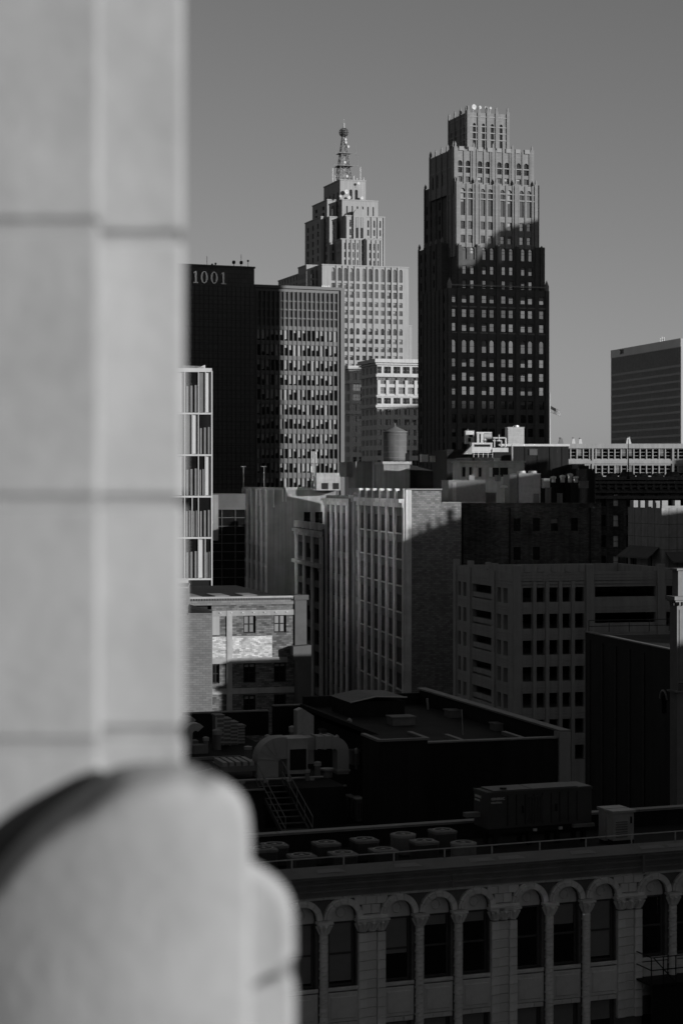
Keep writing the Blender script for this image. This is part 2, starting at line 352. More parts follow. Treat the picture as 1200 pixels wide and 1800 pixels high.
ZT = lambda zy, dy: b.zf(851, 170+zy/4.615, dy)
# second tier: set-back mass and projecting bay
tier(7.0, 777.5, 957, 735.5, 428, T1-1, BRK_ST, lrows=lambda x0, y1: [(z, z+1.9, [(1.2+i*2.9, 2.2+i*2.9) for i in range(4)], 'decodark', False) for z in (T1+1.2, T1+4.6, T1+8.0)])
t2 = tier(1.4, 804.5, 954, 779, 434, T1-1, BRK_ST, rows=lambda x0: rows_of([(ZR(160), ZR(62)), (ZR(275), ZR(210)), (ZR(388), ZR(323))], cols_at([816, 829.8, 851, 864.4, 885, 898, 919, 931.8], 1.4, x0, 1.04), 'deco', True),
     pils=(806, 840, 874.5, 908.5, 942, 952), fin=0.9)
# third tier
tier(8.5, 788, 947, 746, 318, t2[3]-2, BRK_ST, lrows=lambda x0, y1: [(t2[3]+k*3.4, t2[3]+k*3.4+2, [(1.0+i*2.9, 2.0+i*2.9) for i in range(4)], 'decodark', k == 3) for k in range(4)], fin=1.6)
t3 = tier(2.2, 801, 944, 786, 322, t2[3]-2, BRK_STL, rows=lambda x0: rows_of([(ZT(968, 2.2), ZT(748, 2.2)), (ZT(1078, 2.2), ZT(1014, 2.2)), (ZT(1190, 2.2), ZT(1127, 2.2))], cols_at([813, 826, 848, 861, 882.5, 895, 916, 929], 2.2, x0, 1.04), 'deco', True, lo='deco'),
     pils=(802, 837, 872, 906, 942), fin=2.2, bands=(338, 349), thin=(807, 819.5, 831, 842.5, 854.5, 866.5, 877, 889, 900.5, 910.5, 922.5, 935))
# fourth tier
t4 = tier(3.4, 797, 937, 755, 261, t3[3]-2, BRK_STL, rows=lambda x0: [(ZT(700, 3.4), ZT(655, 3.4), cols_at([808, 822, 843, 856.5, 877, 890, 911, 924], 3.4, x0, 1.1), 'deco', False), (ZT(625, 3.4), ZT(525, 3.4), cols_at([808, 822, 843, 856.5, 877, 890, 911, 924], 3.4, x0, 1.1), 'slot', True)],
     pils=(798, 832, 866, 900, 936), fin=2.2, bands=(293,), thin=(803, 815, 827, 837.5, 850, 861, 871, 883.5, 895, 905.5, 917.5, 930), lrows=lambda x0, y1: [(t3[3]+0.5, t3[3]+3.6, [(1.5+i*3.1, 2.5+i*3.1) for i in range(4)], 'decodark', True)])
for i in range(8):                                           # pale blocks along the fourth tier's parapet
    f = b.front(t4[0], 3.4); s = 1.2+i*(t4[1]-t4[0]-3.6)/7
    f.put('parapet_block', cached('pblk', lambda: MB().cham(0, 1.3, -0.3, 0.4, 0, 1.0, 0.06).mesh('parapet_block', BAND_ST)), s, 0, t4[3]-0.4)
# crown
t5 = tier(8.5, 820, 894, 788, 197, t4[3]-2, BRK_STL, rows=lambda x0: [(ZT(430, 8.5), ZT(218, 8.5), cols_at([833, 849, 864.5, 880], 8.5, x0, 0.75), 'slot', True)],
     pils=(821, 841, 856.7, 872, 893), fin=2.4, bands=(222, 233, 245, 205), wide=0.7, lrows=lambda x0, y1: [(t4[3]+0.5, t4[3]+7, [(1.6+i*2.8, 2.3+i*2.8) for i in range(4)], 'slot', True)])
def dish(parent, loc, r, rz=0.0, m=WHITE_P, post=1.0):
    me = cached(('dish', r, post, m.name), lambda: (lambda mb: (mb.add([(0,-0.0,0)]+[(r*math.cos(a)*k, -0.12*r-0.25*r*k*k, r*math.sin(a)*k) for k in (0.5, 1) for a in [2*math.pi*i/14 for i in range(14)]],
        [(0, 1+i, 1+(i+1)%14) for i in range(14)]+[(1+i, 15+i, 15+(i+1)%14, 1+(i+1)%14) for i in range(14)]), mb.tube((0,0.05,0), (0,0.1,-r-post), 0.06), mb.tube((0,-0.1*r,0), (0,-0.7*r,0), 0.04), mb)[-1])(MB()).mesh('dish', m))
    return place('dish', me, parent, loc, rz)
tm = b.o
x0, x1, y1, zt = t5
for s, r in ((1.9, 0.65), (3.5, 0.4), (5.0, 0.35), (6.2, 0.3)): dish(tm, (x0+s, 9.0, zt+1.4), r, 0.3)
# ------------------------------------------------------------------ the pale stepped tower with the mast
b = B('stepped_limestone_tower', 'pale sunlit stepped limestone tower carrying a lattice mast, farthest in the middle', 'skyscraper', 566, 850, 18)
def vol(px_c, px_r, px_l, ptop, dy, zb, rows=None, m=LIME, lrows=None, W=None, cap=True):
    x0 = b.fx(px_c, dy); x1 = b.fx(px_r, dy); y1 = max(b.ly(px_l, x0), dy+1.0); zt = b.z(ptop, x0, dy)
    facade(b.front(x0, dy), x1-x0, zb, zt, rows(x0, x1) if rows else [], m, 0.5)
    facade(b.left(x0, y1), y1-dy, zb, zt, lrows(y1-dy) if lrows else [], m, 0.5)
    shell(b, x0, x1, dy, y1, zb, zt, m, lip=0.5)
    if cap:
        for f, W in ((b.front(x0, dy), x1-x0), (b.left(x0, y1), y1-dy)):
            f.put('coping', MB().box(-0.15, W+0.1, -0.2, 0.5, 0, 0.5).mesh('coping', LIME), 0, 0, zt-0.25)
    return x0, x1, y1, zt
def ribs(x0, dy, x1, zb, zt, ss, w=0.5, d=0.45):
    f = b.front(x0, dy)
    for s in ss:
        me = cached(('rb', round(w,2), round(zt-zb,1)), lambda: MB().box(-w/2, w/2, -d, 0.02, 0, zt-zb, skip='k').mesh('rib', LIME)); f.put('rib', me, s, 0, zb)
pz = lambda py, dy=0: b.zf(640, py, dy)
MC = [585.5, 596.5, 607, 617.6, 628.5, 639.6, 650.5, 661.4, 672, 683, 693.5, 704]
def main_rows(x0, x1):
    cs = [(b.fx(p)-x0-0.75, b.fx(p)-x0+0.75) for p in MC]; out = []
    for py in (644.5, 629.6, 614.6, 600): out.append((pz(py+4), pz(py-4.5), cs, 'pen', False))
    out.append((pz(588.5), pz(577), cs, 'pen', True))
    for py in (564.6, 550, 535.5): out.append((pz(py+4), pz(py-4.5), cs, 'pen', False))
    out.append((pz(524), pz(513), cs, 'pen', False)); out.append((pz(509), pz(499), cs, 'pen', False)); out.append((pz(495), pz(472), cs, 'pen', True))
    return out
m0 = vol(566, 718, 540, 465, 0, 0, main_rows)
vol(718.3, 723.5, 718, 573, 0.8, 0)
ss = [(b.fx(p)-m0[0]) for p in (591, 602, 612.3, 623, 645, 655.8, 677.5, 688, 698.8)]
ribs(m0[0], 0, 0, pz(650), pz(468), ss[:]); 
w1 = vol(538.5, 566.5, 524, 466, 7, 0, lambda x0, x1: [(b.z(py+4.5, x0, 7), b.z(py-5, x0, 7), [(2.0, 3.4), (4.4, 5.6)], 'pen', False) for py in (541, 526, 511, 497)]+[(b.z(489, x0, 7), b.z(474, x0, 7), [(2.0, 3.4), (4.4, 5.6)], 'pen', True)],
         lrows=lambda D: [(b.z(py, 0, 10), b.z(py, 0, 10)+2, strips(D, 4, 0.35), 'pen2', False) for py in (520, 505, 490)])
vol(524, 540, 489, 482, 22, 0, lrows=lambda D: [(b.z(py, 0, 30), b.z(py, 0, 30)+2, strips(D, 7, 0.3), 'pen2', False) for py in (520, 508, 496)])
zm = m0[3]-1
def slots(n, zlo, zhi, nst, frac=0.3, e=0.8, dy=0):
    def f(x0, x1):
        cs = strips(x1-x0, n, frac, e); h = (zhi-zlo)/nst; out = [(zlo+h*i+0.5, zlo+h*(i+1)-0.5, cs, 'pen', False) for i in range(nst-1)]
        return out+[(zlo+h*(nst-1)+0.5, zhi, cs, 'pen', True)]
    return f
def lsl(n, zlo, zhi, nst): return lambda D: [(zlo+(zhi-zlo)/nst*i+0.6, zlo+(zhi-zlo)/nst*(i+1)-0.6, strips(D, n, 0.3, 0.6), 'pen2', False) for i in range(nst)]
z4 = b.z(420, 10, 4); z3 = b.z(379, 10, 8); z2 = b.z(351, 10, 12); z1 = b.z(316, 10, 16)
a = vol(599, 635, 590, 420, 4, zm, slots(4, zm+1, z4-1.5, 3), lrows=lsl(2, zm+1, z4-1, 3)); ribs(a[0], 4, 0, zm, z4, strips(a[1]-a[0], 4, 0, 0.8) and [0.5+i*(a[1]-a[0]-1)/4 for i in range(5)], 0.45)
a = vol(643, 671, 636, 420, 4, zm, slots(3, zm+1, z4-1.5, 3), lrows=lsl(1, zm+1, z4-1, 3)); ribs(a[0], 4, 0, zm, z4, [0.5+i*(a[1]-a[0]-1)/3 for i in range(4)], 0.45)
a = vol(607, 676, 562, 379, 8, zm, slots(6, z4-9, z3-1.5, 5), lrows=lsl(4, zm+1, z3-1, 6)); ribs(a[0], 8, 0, zm, z3, [0.5+i*(a[1]-a[0]-1)/6 for i in range(7)], 0.45)
# raised arched centre bay
bx0 = b.fx(621, 7.2); bw_ = b.fx(643, 7.2)-bx0; zc = b.z(366, bx0, 7.2)
n = 12; arc = [(bw_/2+bw_/2*math.cos(math.pi*i/n), zc-bw_/2+bw_/2*math.sin(math.pi*i/n)) for i in range(n+1)]
MB().prism([(0, z4), (bw_, z4)]+arc, 0, 1.6).build('arched_bay', LIME, b.o, (bx0, 7.0, 0))
for i in range(2): b.front(bx0, 6.9).put('window', wmesh(1.2, 9, 'pen2', 0.5), 1.0+i*2.2, 0, z4+1)
vol(579, 592, 546, 381, 14, zm, slots(1, zm+4, z3-2, 4, 0.45), lrows=lsl(3, zm+1, z3-1, 6))
vol(564, 569.5, 536, 381, 20, zm, None, lrows=lsl(3, zm+1, z3-1, 6))
vol(601, 664, 569, 351, 12, z4, lambda x0, x1: [(z3+1.0, z3+5, strips(x1-x0, 6, 0.3, 1), 'pen', True)], lrows=lsl(3, z3, z2-1, 2))
vol(575, 591, 549, 351, 18, z4, lambda x0, x1: [(z3+1.2, z3+5.5, [(2.0, 3.2)], 'pen', True)], lrows=lsl(2, z3-2, z2-1, 3))
top = vol(597.5, 642.5, 569, 316, 16, z3, lambda x0, x1: [(z2+0.8, z2+5.4, [(4.3, 5.6), (6.8, 8.1)], 'pen2', True)], lrows=lsl(4, z2, z2+5, 1))
for px, py, r in ((608.5, 337, 1.0), (613.5, 347, 0.75), (636, 348, 0.7), (598, 345, 0.55), (630, 322, 0.6)):
    x = b.fx(px, 14.5); dish(b.o, (x, 14.5, b.z(py, x, 14.5)), r, 0.2)
# mast
mx, my = 4.3, 19.5; wx = b.X+(b.fx(604, 22))*b.c-22*b.s; wy = b.Y+b.fx(604, 22)*b.s+22*b.c
M = thing('antenna_mast', 'lattice steel mast with a ball near its tip on the pale stepped tower', 'mast', (wx, wy, top[3]-0.5), b.t)
sc = wy/FP; zball = (317-228)*sc; ztip = (317-204)*sc
mb = MB(); H = zball; wb, wt = 3.3, 0.9
def wid(z): return 2.7*(1-z/H)**1.1+0.4
nl = 9; zsl = [H*i/nl for i in range(nl+1)]
for i in range(nl):
    za, zb = zsl[i], zsl[i+1]; A, C = wid(za), wid(zb)
    cor = lambda w, z: [(-w,-w,z), (w,-w,z), (w,w,z), (-w,w,z)]
    p, q = cor(A, za), cor(C, zb)
    for k in range(4):
        mb.tube(p[k], q[k], 0.24, 5); mb.tube(p[k], q[(k+1)%4], 0.11, 4); mb.tube(p[(k+1)%4], q[k], 0.11, 4); mb.tube(q[k], q[(k+1)%4], 0.13, 4)
mb.build('lattice', STEELD, M)
bm_ = MB()
for i in range(6):
    a = math.pi*i/6
    for j in range(16):
        t, u = 2*math.pi*j/16, 2*math.pi*(j+1)/16
        bm_.tube((2.0*math.cos(t)*math.cos(a), 2.0*math.cos(t)*math.sin(a), 2.0*math.sin(t)), (2.0*math.cos(u)*math.cos(a), 2.0*math.cos(u)*math.sin(a), 2.0*math.sin(u)), 0.13, 4)
for zz in (-0.9, 0, 0.9):
    rr = math.sqrt(2.0**2-zz*zz)
    for j in range(16): t, u = 2*math.pi*j/16, 2*math.pi*(j+1)/16; bm_.tube((rr*math.cos(t), rr*math.sin(t), zz), (rr*math.cos(u), rr*math.sin(u), zz), 0.16, 4)
bm_.lathe([(0.02,-1.45),(0.8,-1.2),(1.3,-0.65),(1.45,0),(1.3,0.65),(0.8,1.2),(0.02,1.45)], 14); bm_.build('ball', GENM, M, (0, 0, H))
MB().tube((0,0,0), (0,0,H+2.5), 0.3, 6).tube((0,0,H+1.7), (0,0,H+4.2), 0.45, 6).tube((0,0,H+4), (0,0,ztip), 0.1, 5).build('tip_rod', STEEL, M)
for z in (H*0.33, H*0.58):
    p = MB(); w = wid(z)+1.2
    p.box(-w, w, -w, w, z-0.12, z+0.12)
    for a in (-1, 1): p.tube((a*w,-w,z), (a*(w+2.6),-w,z+0.1), 0.12, 4).tube((a*(w+2.0),-w,z-1.0), (a*(w+2.0),-w,z+4.5), 0.1, 4)
    p.build('platform', STEELD, M)
for z, s in ((H*0.12, 0.5), (H*0.4, -0.2), (H*0.72, 1.6), (H*0.8, 0.6), (H*0.86, 0.5)): dish(M, (s, -wid(z)-0.3, z), 0.55, 0.2, post=0.1)
for dx, h in ((-8, 6), (9, 7), (-6.5, 3), (5, 3), (7, 2), (11, 2.5)):
    MB().tube((0,0,0), (0,0,h), 0.09, 4).build('aerial', STEEL, M, (dx*0.75, -3, 0))
# ------------------------------------------------------------------ the dark slab with the numerals
b = B('dark_office_slab', 'nearly black office slab with pale numerals 1001 at its top, left of centre', 'office building', 447, 560, 22)
x0 = b.fx(236); zt = b.z(472)
MB().box(x0, 0, 0, 26, 0, zt).build('wall', DARKCLAD, b.o)
nH, nV = 34, 26
mb = MB()
for i in range(nV): mb.box(x0+(-x0)*i/nV-0.06, x0+(-x0)*i/nV+0.06, -0.12, 0.02, 0, zt-5.2)
for i in range(nH): mb.box(x0, -0.02, -0.07, 0.02, 40+(zt-46)*i/nH-0.12, 40+(zt-46)*i/nH+0.12)
mb.build('mullion', DARKCLAD2 and mat('slab mullion', 0.03, 0.6, 0.2, 0.3), b.o, kind='stuff')
MB().box(x0-0.2, 0.25, -0.25, 26.2, zt, zt+0.5).build('coping', mat('slab coping', 0.06, 0.6), b.o)
def one(h):
    w = h*0.46; return MB().box(w*.34, w*.66, 0, 0.25, 0.06*h, h*0.97).box(w*.05, w*.95, 0.0, 0.25, 0, 0.075*h).prism([(w*.0,h*.78),(w*.34,h*.84),(w*.34,h*.97)], 0, 0.25)
def zero(h):
    n = 28; w = h*0.60; vs = []; fs = []
    for y in (0, 0.25):
        for (rx, rz) in ((w/2, h/2), (w/2-h*0.15, h/2-h*0.07)):
            vs += [(w/2+rx*math.cos(2*math.pi*i/n), y, h/2+rz*math.sin(2*math.pi*i/n)) for i in range(n)]
    for i in range(n):
        j = (i+1)%n; fs += [(i, j, n+j, n+i), (2*n+i, 3*n+i, 3*n+j, 2*n+j), (i, 2*n+i, 2*n+j, j), (n+i, n+j, 3*n+j, 3*n+i)]
    return MB().add(vs, fs)
hh = 3.4
for px, mk in ((339, one), (352.5, zero), (370, zero), (387.5, one)):
    x = b.fx(px); mk(hh).build('numeral', SIGNM, b.o, (x, -0.35, b.z(497.3+(px-339)*0.045, x)))
for px, h, kind in ((364, 3.6, 0), (373, 1.1, 1), (379, 1.4, 1), (411, 1.9, 2), (424, 4.5, 2), (436, 2.6, 1), (405, 0.7, 3)):
    x = b.fx(px, 6); A = thing('roof_aerial', {364: 'tripod whip aerial on the slab roof above the first numeral', 373: 'shortest small round aerial on the slab roof', 379: 'small round aerial on the slab roof, just right of the shortest', 411: 'dish on a short post on the slab roof beyond the numerals', 424: 'tall whip aerial with a dish low on it, slab roof', 436: 'thin post aerial with a knob at the right end of the slab roof', 405: 'low box of aerial equipment on the slab roof'}[px], 'aerial',
        (b.X+x*b.c-6*b.s, b.dep(x, 6), zt), b.t, 'aerials on the dark slab')
    mb = MB().tube((0,0,0), (0,0,h), 0.07, 5)
    if kind == 0: mb.tube((-1.6,0,0), (0,0,1.2), 0.07, 4).tube((1.5,0,0), (0,0,1.2), 0.07, 4)
    if kind == 3: mb.box(-1.4, 1.4, -0.3, 0.3, 0.3, 0.8)
    mb.build('post', BLACK, A)
    if kind in (1, 2):
        r = 0.3 if kind == 1 else 0.5; z = h if kind == 1 else min(h, 1.9)
        MB().lathe([(0.01, 0), (r*.8, r*.25), (r, r), (r*.8, 2.0*r), (0.01, 2*r)], 12).build('dish', BLACK, A, (0, 0, z-r*0.5))
# the finned block beside it
b2 = B('finned_office_block', 'dark office block with vertical fins and part drawn blinds beside the numbered slab', 'office building', 447.5, 563, 22)
b = b2; W = b.fx(602.5); zt = b.z(505); n = 18; Zs = lambda zy: b.zf(555, 440+zy/4)
cs = strips(W, n, 0.66, 0.6, 1.6); fr = b.front()
rows = [(Zs(y1), Zs(y0), cs, 'slab', False) for y0, y1 in ((566,642), (670,747), (776,852), (880,953), (982,1057), (1087,1160), (1188,1258), (1292,1360), (1397,1465), (1498,1565), (1602,1672))]
rows += [(Zs(y1), Zs(y0), cs, 'louver', False) for y0, y1 in ((300,362), (368,420), (428,480), (488,540))]
facade(fr, W, 0, zt, rows, DARKCLAD2, 0.35)
shell(b, 0, W, 0, 26, 0, zt, DARKCLAD2, skip='f')
p = (W-2.2)/n
for i in range(n+1): fr.put('fin', cached('finb', lambda: MB().box(-0.14, 0.14, -0.22, 0.02, 0, zt-0.8).mesh('fin', DARKCLAD2)), 0.6+i*p, 0, 0)
fr.put('corner_pier', MB().box(W-0.9, W+0.3, -0.6, 1, 0, zt).mesh('corner_pier', DARKCLAD2), 0, 0, 0)
fr.put('coping', MB().box(-0.1, W+0.35, -0.62, 1, 0, 0.8).mesh('coping', DARKCLAD2), 0, 0, zt)
def railing(name, label, pts, h, m, z0, posts=1.5, group=None, r=0.035, rails=2):
    o = thing(name, label, 'railing', (pts[0][0], pts[0][1], z0), 0, group); ox, oy = pts[0][:2]
    L = 0
    for (xa, ya), (xb, yb) in zip(pts, pts[1:]):
        d = math.hypot(xb-xa, yb-ya); k = max(1, int(d/posts)); me = cached(('post', h, r, m.name), lambda: MB().tube((0,0,0), (0,0,h), r, 5).mesh('post', m))
        for i in range(k+1): place('post', me, o, (xa-ox+(xb-xa)*i/k, ya-oy+(yb-ya)*i/k, 0))
        for j in range(rails): zz = h*(j+1)/rails; MB().tube((xa-ox,ya-oy,zz), (xb-ox,yb-oy,zz), r*0.9, 5).build('rail', m, o)
    return o
def world(b, x, y): return (b.X+x*b.c-y*b.s, b.Y+x*b.s+y*b.c)
railing('roof_railing', 'small white railing on the roof of the finned block', [world(b, b.fx(566, 3), 3), world(b, b.fx(578, 3), 3)], 1.6, STEEL, zt, 0.5, r=0.08)
# ------------------------------------------------------------------ the white terracotta blocks in front of the pale tower
def terracotta_block(label, pc, pr, plf, ptop, Y, lit=True):
    global b
    b = B('white_terracotta_block', label, 'office building', pc, Y, 17, 'white terracotta blocks')
    W = b.fx(pr); D = b.ly(plf); zt = b.z(ptop); u = 17.8*Y/FP
    n = max(1, round(W/(18.4*Y/FP/b.c))); p = W/n
    prs = []; tri = []
    for i in range(n):
        c = p*(i+0.5)+0.3; prs += [(c-2.0, c-0.45), (c+0.45, c+2.0)]; tri += [(c-1.9, c+1.9)]
    nl = max(1, round(D/4.2)); lp = D/nl; lc = []
    for i in range(nl): c = lp*(i+0.5); lc += [(c-1.35, c-0.3), (c+0.3, c+1.35)]
    Z = lambda k: zt-k*Y/FP
    spec = [((22, 10), prs, 'sash'), ((41, 29), tri, 'sash3'), ((58, 46.5), tri, 'sash3'), ((75.5, 65), prs, 'sash'), ((95, 85), prs, 'sash')]
    spec += [((113+18*i, 103+18*i), prs, 'sash') for i in range(5)]
    facade(b.front(), W, 0, zt, [(Z(a), Z(c), cl, st, False) for (a, c), cl, st in spec], WHITE_T, 0.55)
    facade(b.left(0, D), D, 0, zt, [(Z(a), Z(c), lc, 'dark', False) for (a, c), cl, st in spec], WHITE_T, 0.55)
    shell(b, 0, W, 0, D, 0, zt, WHITE_T)
    for f, L in ((b.front(), W), (b.left(0, D), D)):
        for k, h, d in ((0, 1.3, 1.1), (1.6*3.5, 0.5, 0.7), (26, 0.9, 0.5), (62, 0.5, 0.35), (80, 0.9, 0.7)):
            f.put('cornice', MB().box(-d, L+(0 if f.r else 0.1), -d, 0.02, -h/2, h/2).mesh('cornice', WHITE_T), 0, 0, Z(k))
    for i in range(n+1):
        s = min(max(0.6, p*i+0.3), W-0.6); b.front().put('pilaster', cached(('tp', Y), lambda: MB().box(-0.55, 0.55, -0.3, 0.02, 0, 26*Y/FP).mesh('pilaster', WHITE_T)), s, 0, Z(60))
    return b
terracotta_block('white terracotta office block half in sun, right beside the dark brick tower', 662.5, 745, 634.7, 634, 700)
terracotta_block('grey shaded terracotta block squeezed between finned office and sunlit white block', 615, 640, 596, 646, 760)
# ------------------------------------------------------------------ the concrete office block at the right edge
b = B('concrete_office_block', 'grey concrete office block with close vertical fins and numerals 211, right edge', 'office building', 1196, 880, 13.5)
D = b.ly(1073); zt = b.z(595); W = 30; Z = lambda k: zt-k*880/FP; lf = b.left(0, D)
rowsL = [(Z(15+30), Z(15), [(0.8, D-0.8)], None, False)]+[(Z(54+13.6*i+5), Z(54+13.6*i-4.5), [(0.8, D-0.8)], None, False) for i in range(11)]
facade(lf, D, 0, zt, rowsL, GREYCLAD, 0.8)
for za, zb, cs, _, _ in rowsL: lf.put('window_band', MB().quad((0.8,0.8,za), (D-0.8,0.8,za), (D-0.8,0.8,zb), (0.8,0.8,zb)).mesh('window_band', GLASS))
lf.put('top_band', MB().box(-0.05, D, -0.1, 0.02, Z(14), zt+0.2).mesh('top_band', mat('pale concrete band', 0.85, 0.8, 0.08, 0.1)))
nf = 46; mb = MB()
for i in range(nf): s = 0.9+(D-1.8)*i/(nf-1); mb.box(s-0.15, s+0.15, -0.15, 0.75, Z(54+13.6*11), Z(15.2))
lf.put('fin', mb.mesh('fin', mat('fin concrete', 0.6, 0.8)), 0, 0, 0, kind='stuff')
facade(b.front(), W, 0, zt, [(Z(28+13.6*i+5), Z(28+13.6*i-4.5), strips(W, 6, 0.7, 1.2), 'pen', False) for i in range(12)], mat('sunlit concrete', 0.5, 0.8, 0.05, 0.2), 0.5)
shell(b, 0, W, 0, D, 0, zt, GREYCLAD)
lf.put('numerals', text_mesh('211', 3.2, 0.1, BLACK, 0.03), D-b.ly(1089.5), -0.3, Z(9.5))
A = thing('roof_aerial', 'spindly aerial rack on the concrete block with numerals 211', 'aerial', (*world(b, 3, b.ly(1152)), zt), b.t)
MB().tube((0,0,0), (0,0,3.0), 0.1, 4).tube((-0.0,-2.5,1.6), (0,2.5,1.6), 0.08, 4).tube((0,-2.4,0.6), (0,-2.4,2.6), 0.08, 4).tube((0,2.3,0.6), (0,2.3,2.4), 0.08, 4).build('rack', STEEL, A)
# ------------------------------------------------------------------ low white ribbon-window building
b = B('ribbon_window_building', 'long low white building with two rows of gridded windows, right', 'office building', 940, 600, 0)
W = b.fx(1290); Z = lambda py: b.z(py); fr = b.front(); pit = 11.1*600/FP
cs = [(b.fx(1002)+pit*i+0.12, b.fx(1002)+pit*(i+1)-0.12) for i in range(-5, 24)]
facade(fr, W, 0, Z(780), [(Z(807), Z(789), cs, 'rib', False), (Z(837), Z(818), cs, 'rib', False), (Z(865), Z(848), cs, 'rib', False)], WHITE_R, 0.35)
shell(b, 0, W, 0, 30, 0, Z(780), WHITE_R, skip='f')
for px in (1041, 1182): fr.put('pier', MB().box(-0.3, 0.3, -0.3, 0.02, Z(845), Z(780.3)).mesh('pier', WHITE_R), b.fx(px), 0, 0)
for py, h in ((784, 1.4), (812.5, 0.9), (843, 0.9)): fr.put('ledge', MB().box(0, W, -0.35, 0.02, -h/2, h/2).mesh('ledge', WHITE_R), 0, 0, Z(py))
for px, w, h, lab in ((985, 1.6, 1.7, 'small dark roof vent at the left end of the long white building'), (1007, 1.2, 1.7, 'left of two pale tapered roof vents on the long white building'), (1019, 1.2, 1.6, 'right of two pale tapered roof vents on the long white building'), (1103.5, 1.6, 1.9, 'pale tapered vent standing before the concrete block with numerals')):
    V = thing('roof_vent', lab, 'vent', (gx(px, 606), 606, Z(780)), 0, 'vents on the long white building')
    MB().add([(-w/2,-w/2,0),(w/2,-w/2,0),(w/2,w/2,0),(-w/2,w/2,0),(-w/4,-w/4,h),(w/4,-w/4,h),(w/4,w/4,h),(-w/4,w/4,h)], [(0,1,5,4),(1,2,6,5),(2,3,7,6),(3,0,4,7),(4,5,6,7)]).build('cone', WHITE_P if px != 985 else STEELD, V)
    MB().tube((0,0,h), (0,0,h+0.3), w*0.36, 8).build('cap', STEELD, V)
# flag
Fo = thing('flagpole', 'pale flagpole standing just right of the dark brick tower', 'flagpole', (gx(966, 560), 560, gz(785, 560)))
ph = gz(692, 560)-gz(785, 560)
MB().tube((0,0,0), (0,0,ph), 0.16, 8, 0.1).build('pole', WHITE_P, Fo); MB().lathe([(0.05,0),(0.2,0.15),(0.05,0.32)], 8).build('finial', WHITE_P, Fo, (0, 0, ph))
FL = tag(place('flag', None, None, (gx(966, 560)+0.2, 560, gz(732, 560))), 'drooping stars and stripes flag on the pale pole', 'flag')
fw, fh = 2.75, 3.0; nx = 16
def fpt(u, v): return (u*fw, 0.25*math.sin(u*7+v)*u, fh*(1-v*(0.62-0.12*u))-u*1.55)
for k in range(13):
    mb = MB()
    for i in range(nx):
        u0, u1 = i/nx, (i+1)/nx
        if k < 7 and u1 <= 0.45: continue
        mb.quad(fpt(u0, (k+1)/13), fpt(u1, (k+1)/13), fpt(u1, k/13), fpt(u0, k/13))
    mb.build('stripe', mat('dark flag cloth', 0.10, 0.9) if k % 2 == 0 else mat('pale flag cloth', 0.6, 0.9), FL)
mb = MB()
for i in range(8):
    for k in range(7): mb.quad(fpt(i/16, (k+1)/13), fpt((i+1)/16, (k+1)/13), fpt((i+1)/16, k/13), fpt(i/16, k/13))
mb.build('canton', mat('navy flag cloth', 0.04, 0.9), FL)
# ------------------------------------------------------------------ glass building with white frames, behind the pillar's edge
b = B('glass_bay_building', 'narrow glass building in thin white frames beside the blurred pillar', 'office building', 290, 180, 4)
fr = b.front(); W = b.fx(372.6); Z = lambda py: b.zf(350, py); S = lambda px: b.fx(px)
MB().box(0.15, W-0.1, 0.6, 14, 0, Z(655)).build('core', BLACK, b.o)
LIGHTG = mat('painted sky-bright pane', 0.62, 0.25, 0.06, 0.3, spec=0.6); MIDG = mat('grey pane', 0.22, 0.15, 0.15, 0.4, spec=0.6)  # light panes: bright sky reflection painted as base colour
fl = [653, 727, 800, 873, 945.5, 1018]
lay = [[(300,325,'L'),(325,349,'D'),(349,361.5,'M'),(361.5,372,'L')], [(300,325,'M'),(325,338,'M'),(338,349,'L'),(349,372,'D')],
       [(300,325,'L'),(325,349,'D'),(349,361,'D'),(361,372,'L')], [(300,325,'M'),(325,338,'D'),(338,349,'D'),(349,372,'D')], [(300,325,'M'),(325,349,'D'),(349,361,'L'),(361,372,'D')]]
for i, row in enumerate(lay):
    za, zb = Z(fl[i+1])+0.12, Z(fl[i])-0.12
    for a, c, k in row:
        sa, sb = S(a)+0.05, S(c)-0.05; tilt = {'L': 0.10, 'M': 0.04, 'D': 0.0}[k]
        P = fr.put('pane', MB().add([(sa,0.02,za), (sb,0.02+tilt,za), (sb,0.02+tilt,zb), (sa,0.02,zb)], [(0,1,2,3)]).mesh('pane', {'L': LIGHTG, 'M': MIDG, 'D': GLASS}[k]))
        if k == 'D':
            mb = MB(); n = max(2, int((sb-sa)/0.3)); zt = za+(zb-za)*0.66
            for j in range(n): x = sa+(sb-sa)*(j+0.25)/n; mb.box(x, x+(sb-sa)/n*0.45, -0.03, 0.015, za, zt+0.05*j)
            fr.put('curtain', mb.mesh('curtain', CURT))
        fr.put('mullion', cached(('gm', i), lambda: MB().box(-0.035, 0.035, -0.12, 0.1, za-0.06, zb+0.06).mesh('mullion', WHITE_P)), S(c), 0, 0)
for py in fl: fr.put('transom', MB().box(0, W, -0.14, 0.12, -0.08 if py > 660 else -0.05, 0.08 if py > 660 else 0.3).mesh('transom', WHITE_P), 0, 0, Z(py))
fr.put('corner_frame', MB().box(W-0.06, W+0.06, -0.16, 0.2, Z(1030), Z(652)).mesh('corner_frame', WHITE_P))
MB().box(0, W, 0.0, 0.6, Z(1030), Z(1019)).build('plinth', BLACK, b.o)
mb = MB()
for i in range(26): x = S(322)+(S(361)-S(322))*i/26; mb.box(x, x+0.025, 1.0, 1.04, Z(652)+0.1, Z(641)-0.02*i*0.2)
fr.put('screen_slat', mb.mesh('screen_slat', WHITE_P), kind='stuff')
fr.put('screen_panel', MB().prism([(S(336), Z(652)+0.1), (S(361), Z(652)+0.1), (S(361), Z(640))], 1.1, 1.2).mesh('screen_panel', WHITE_P))
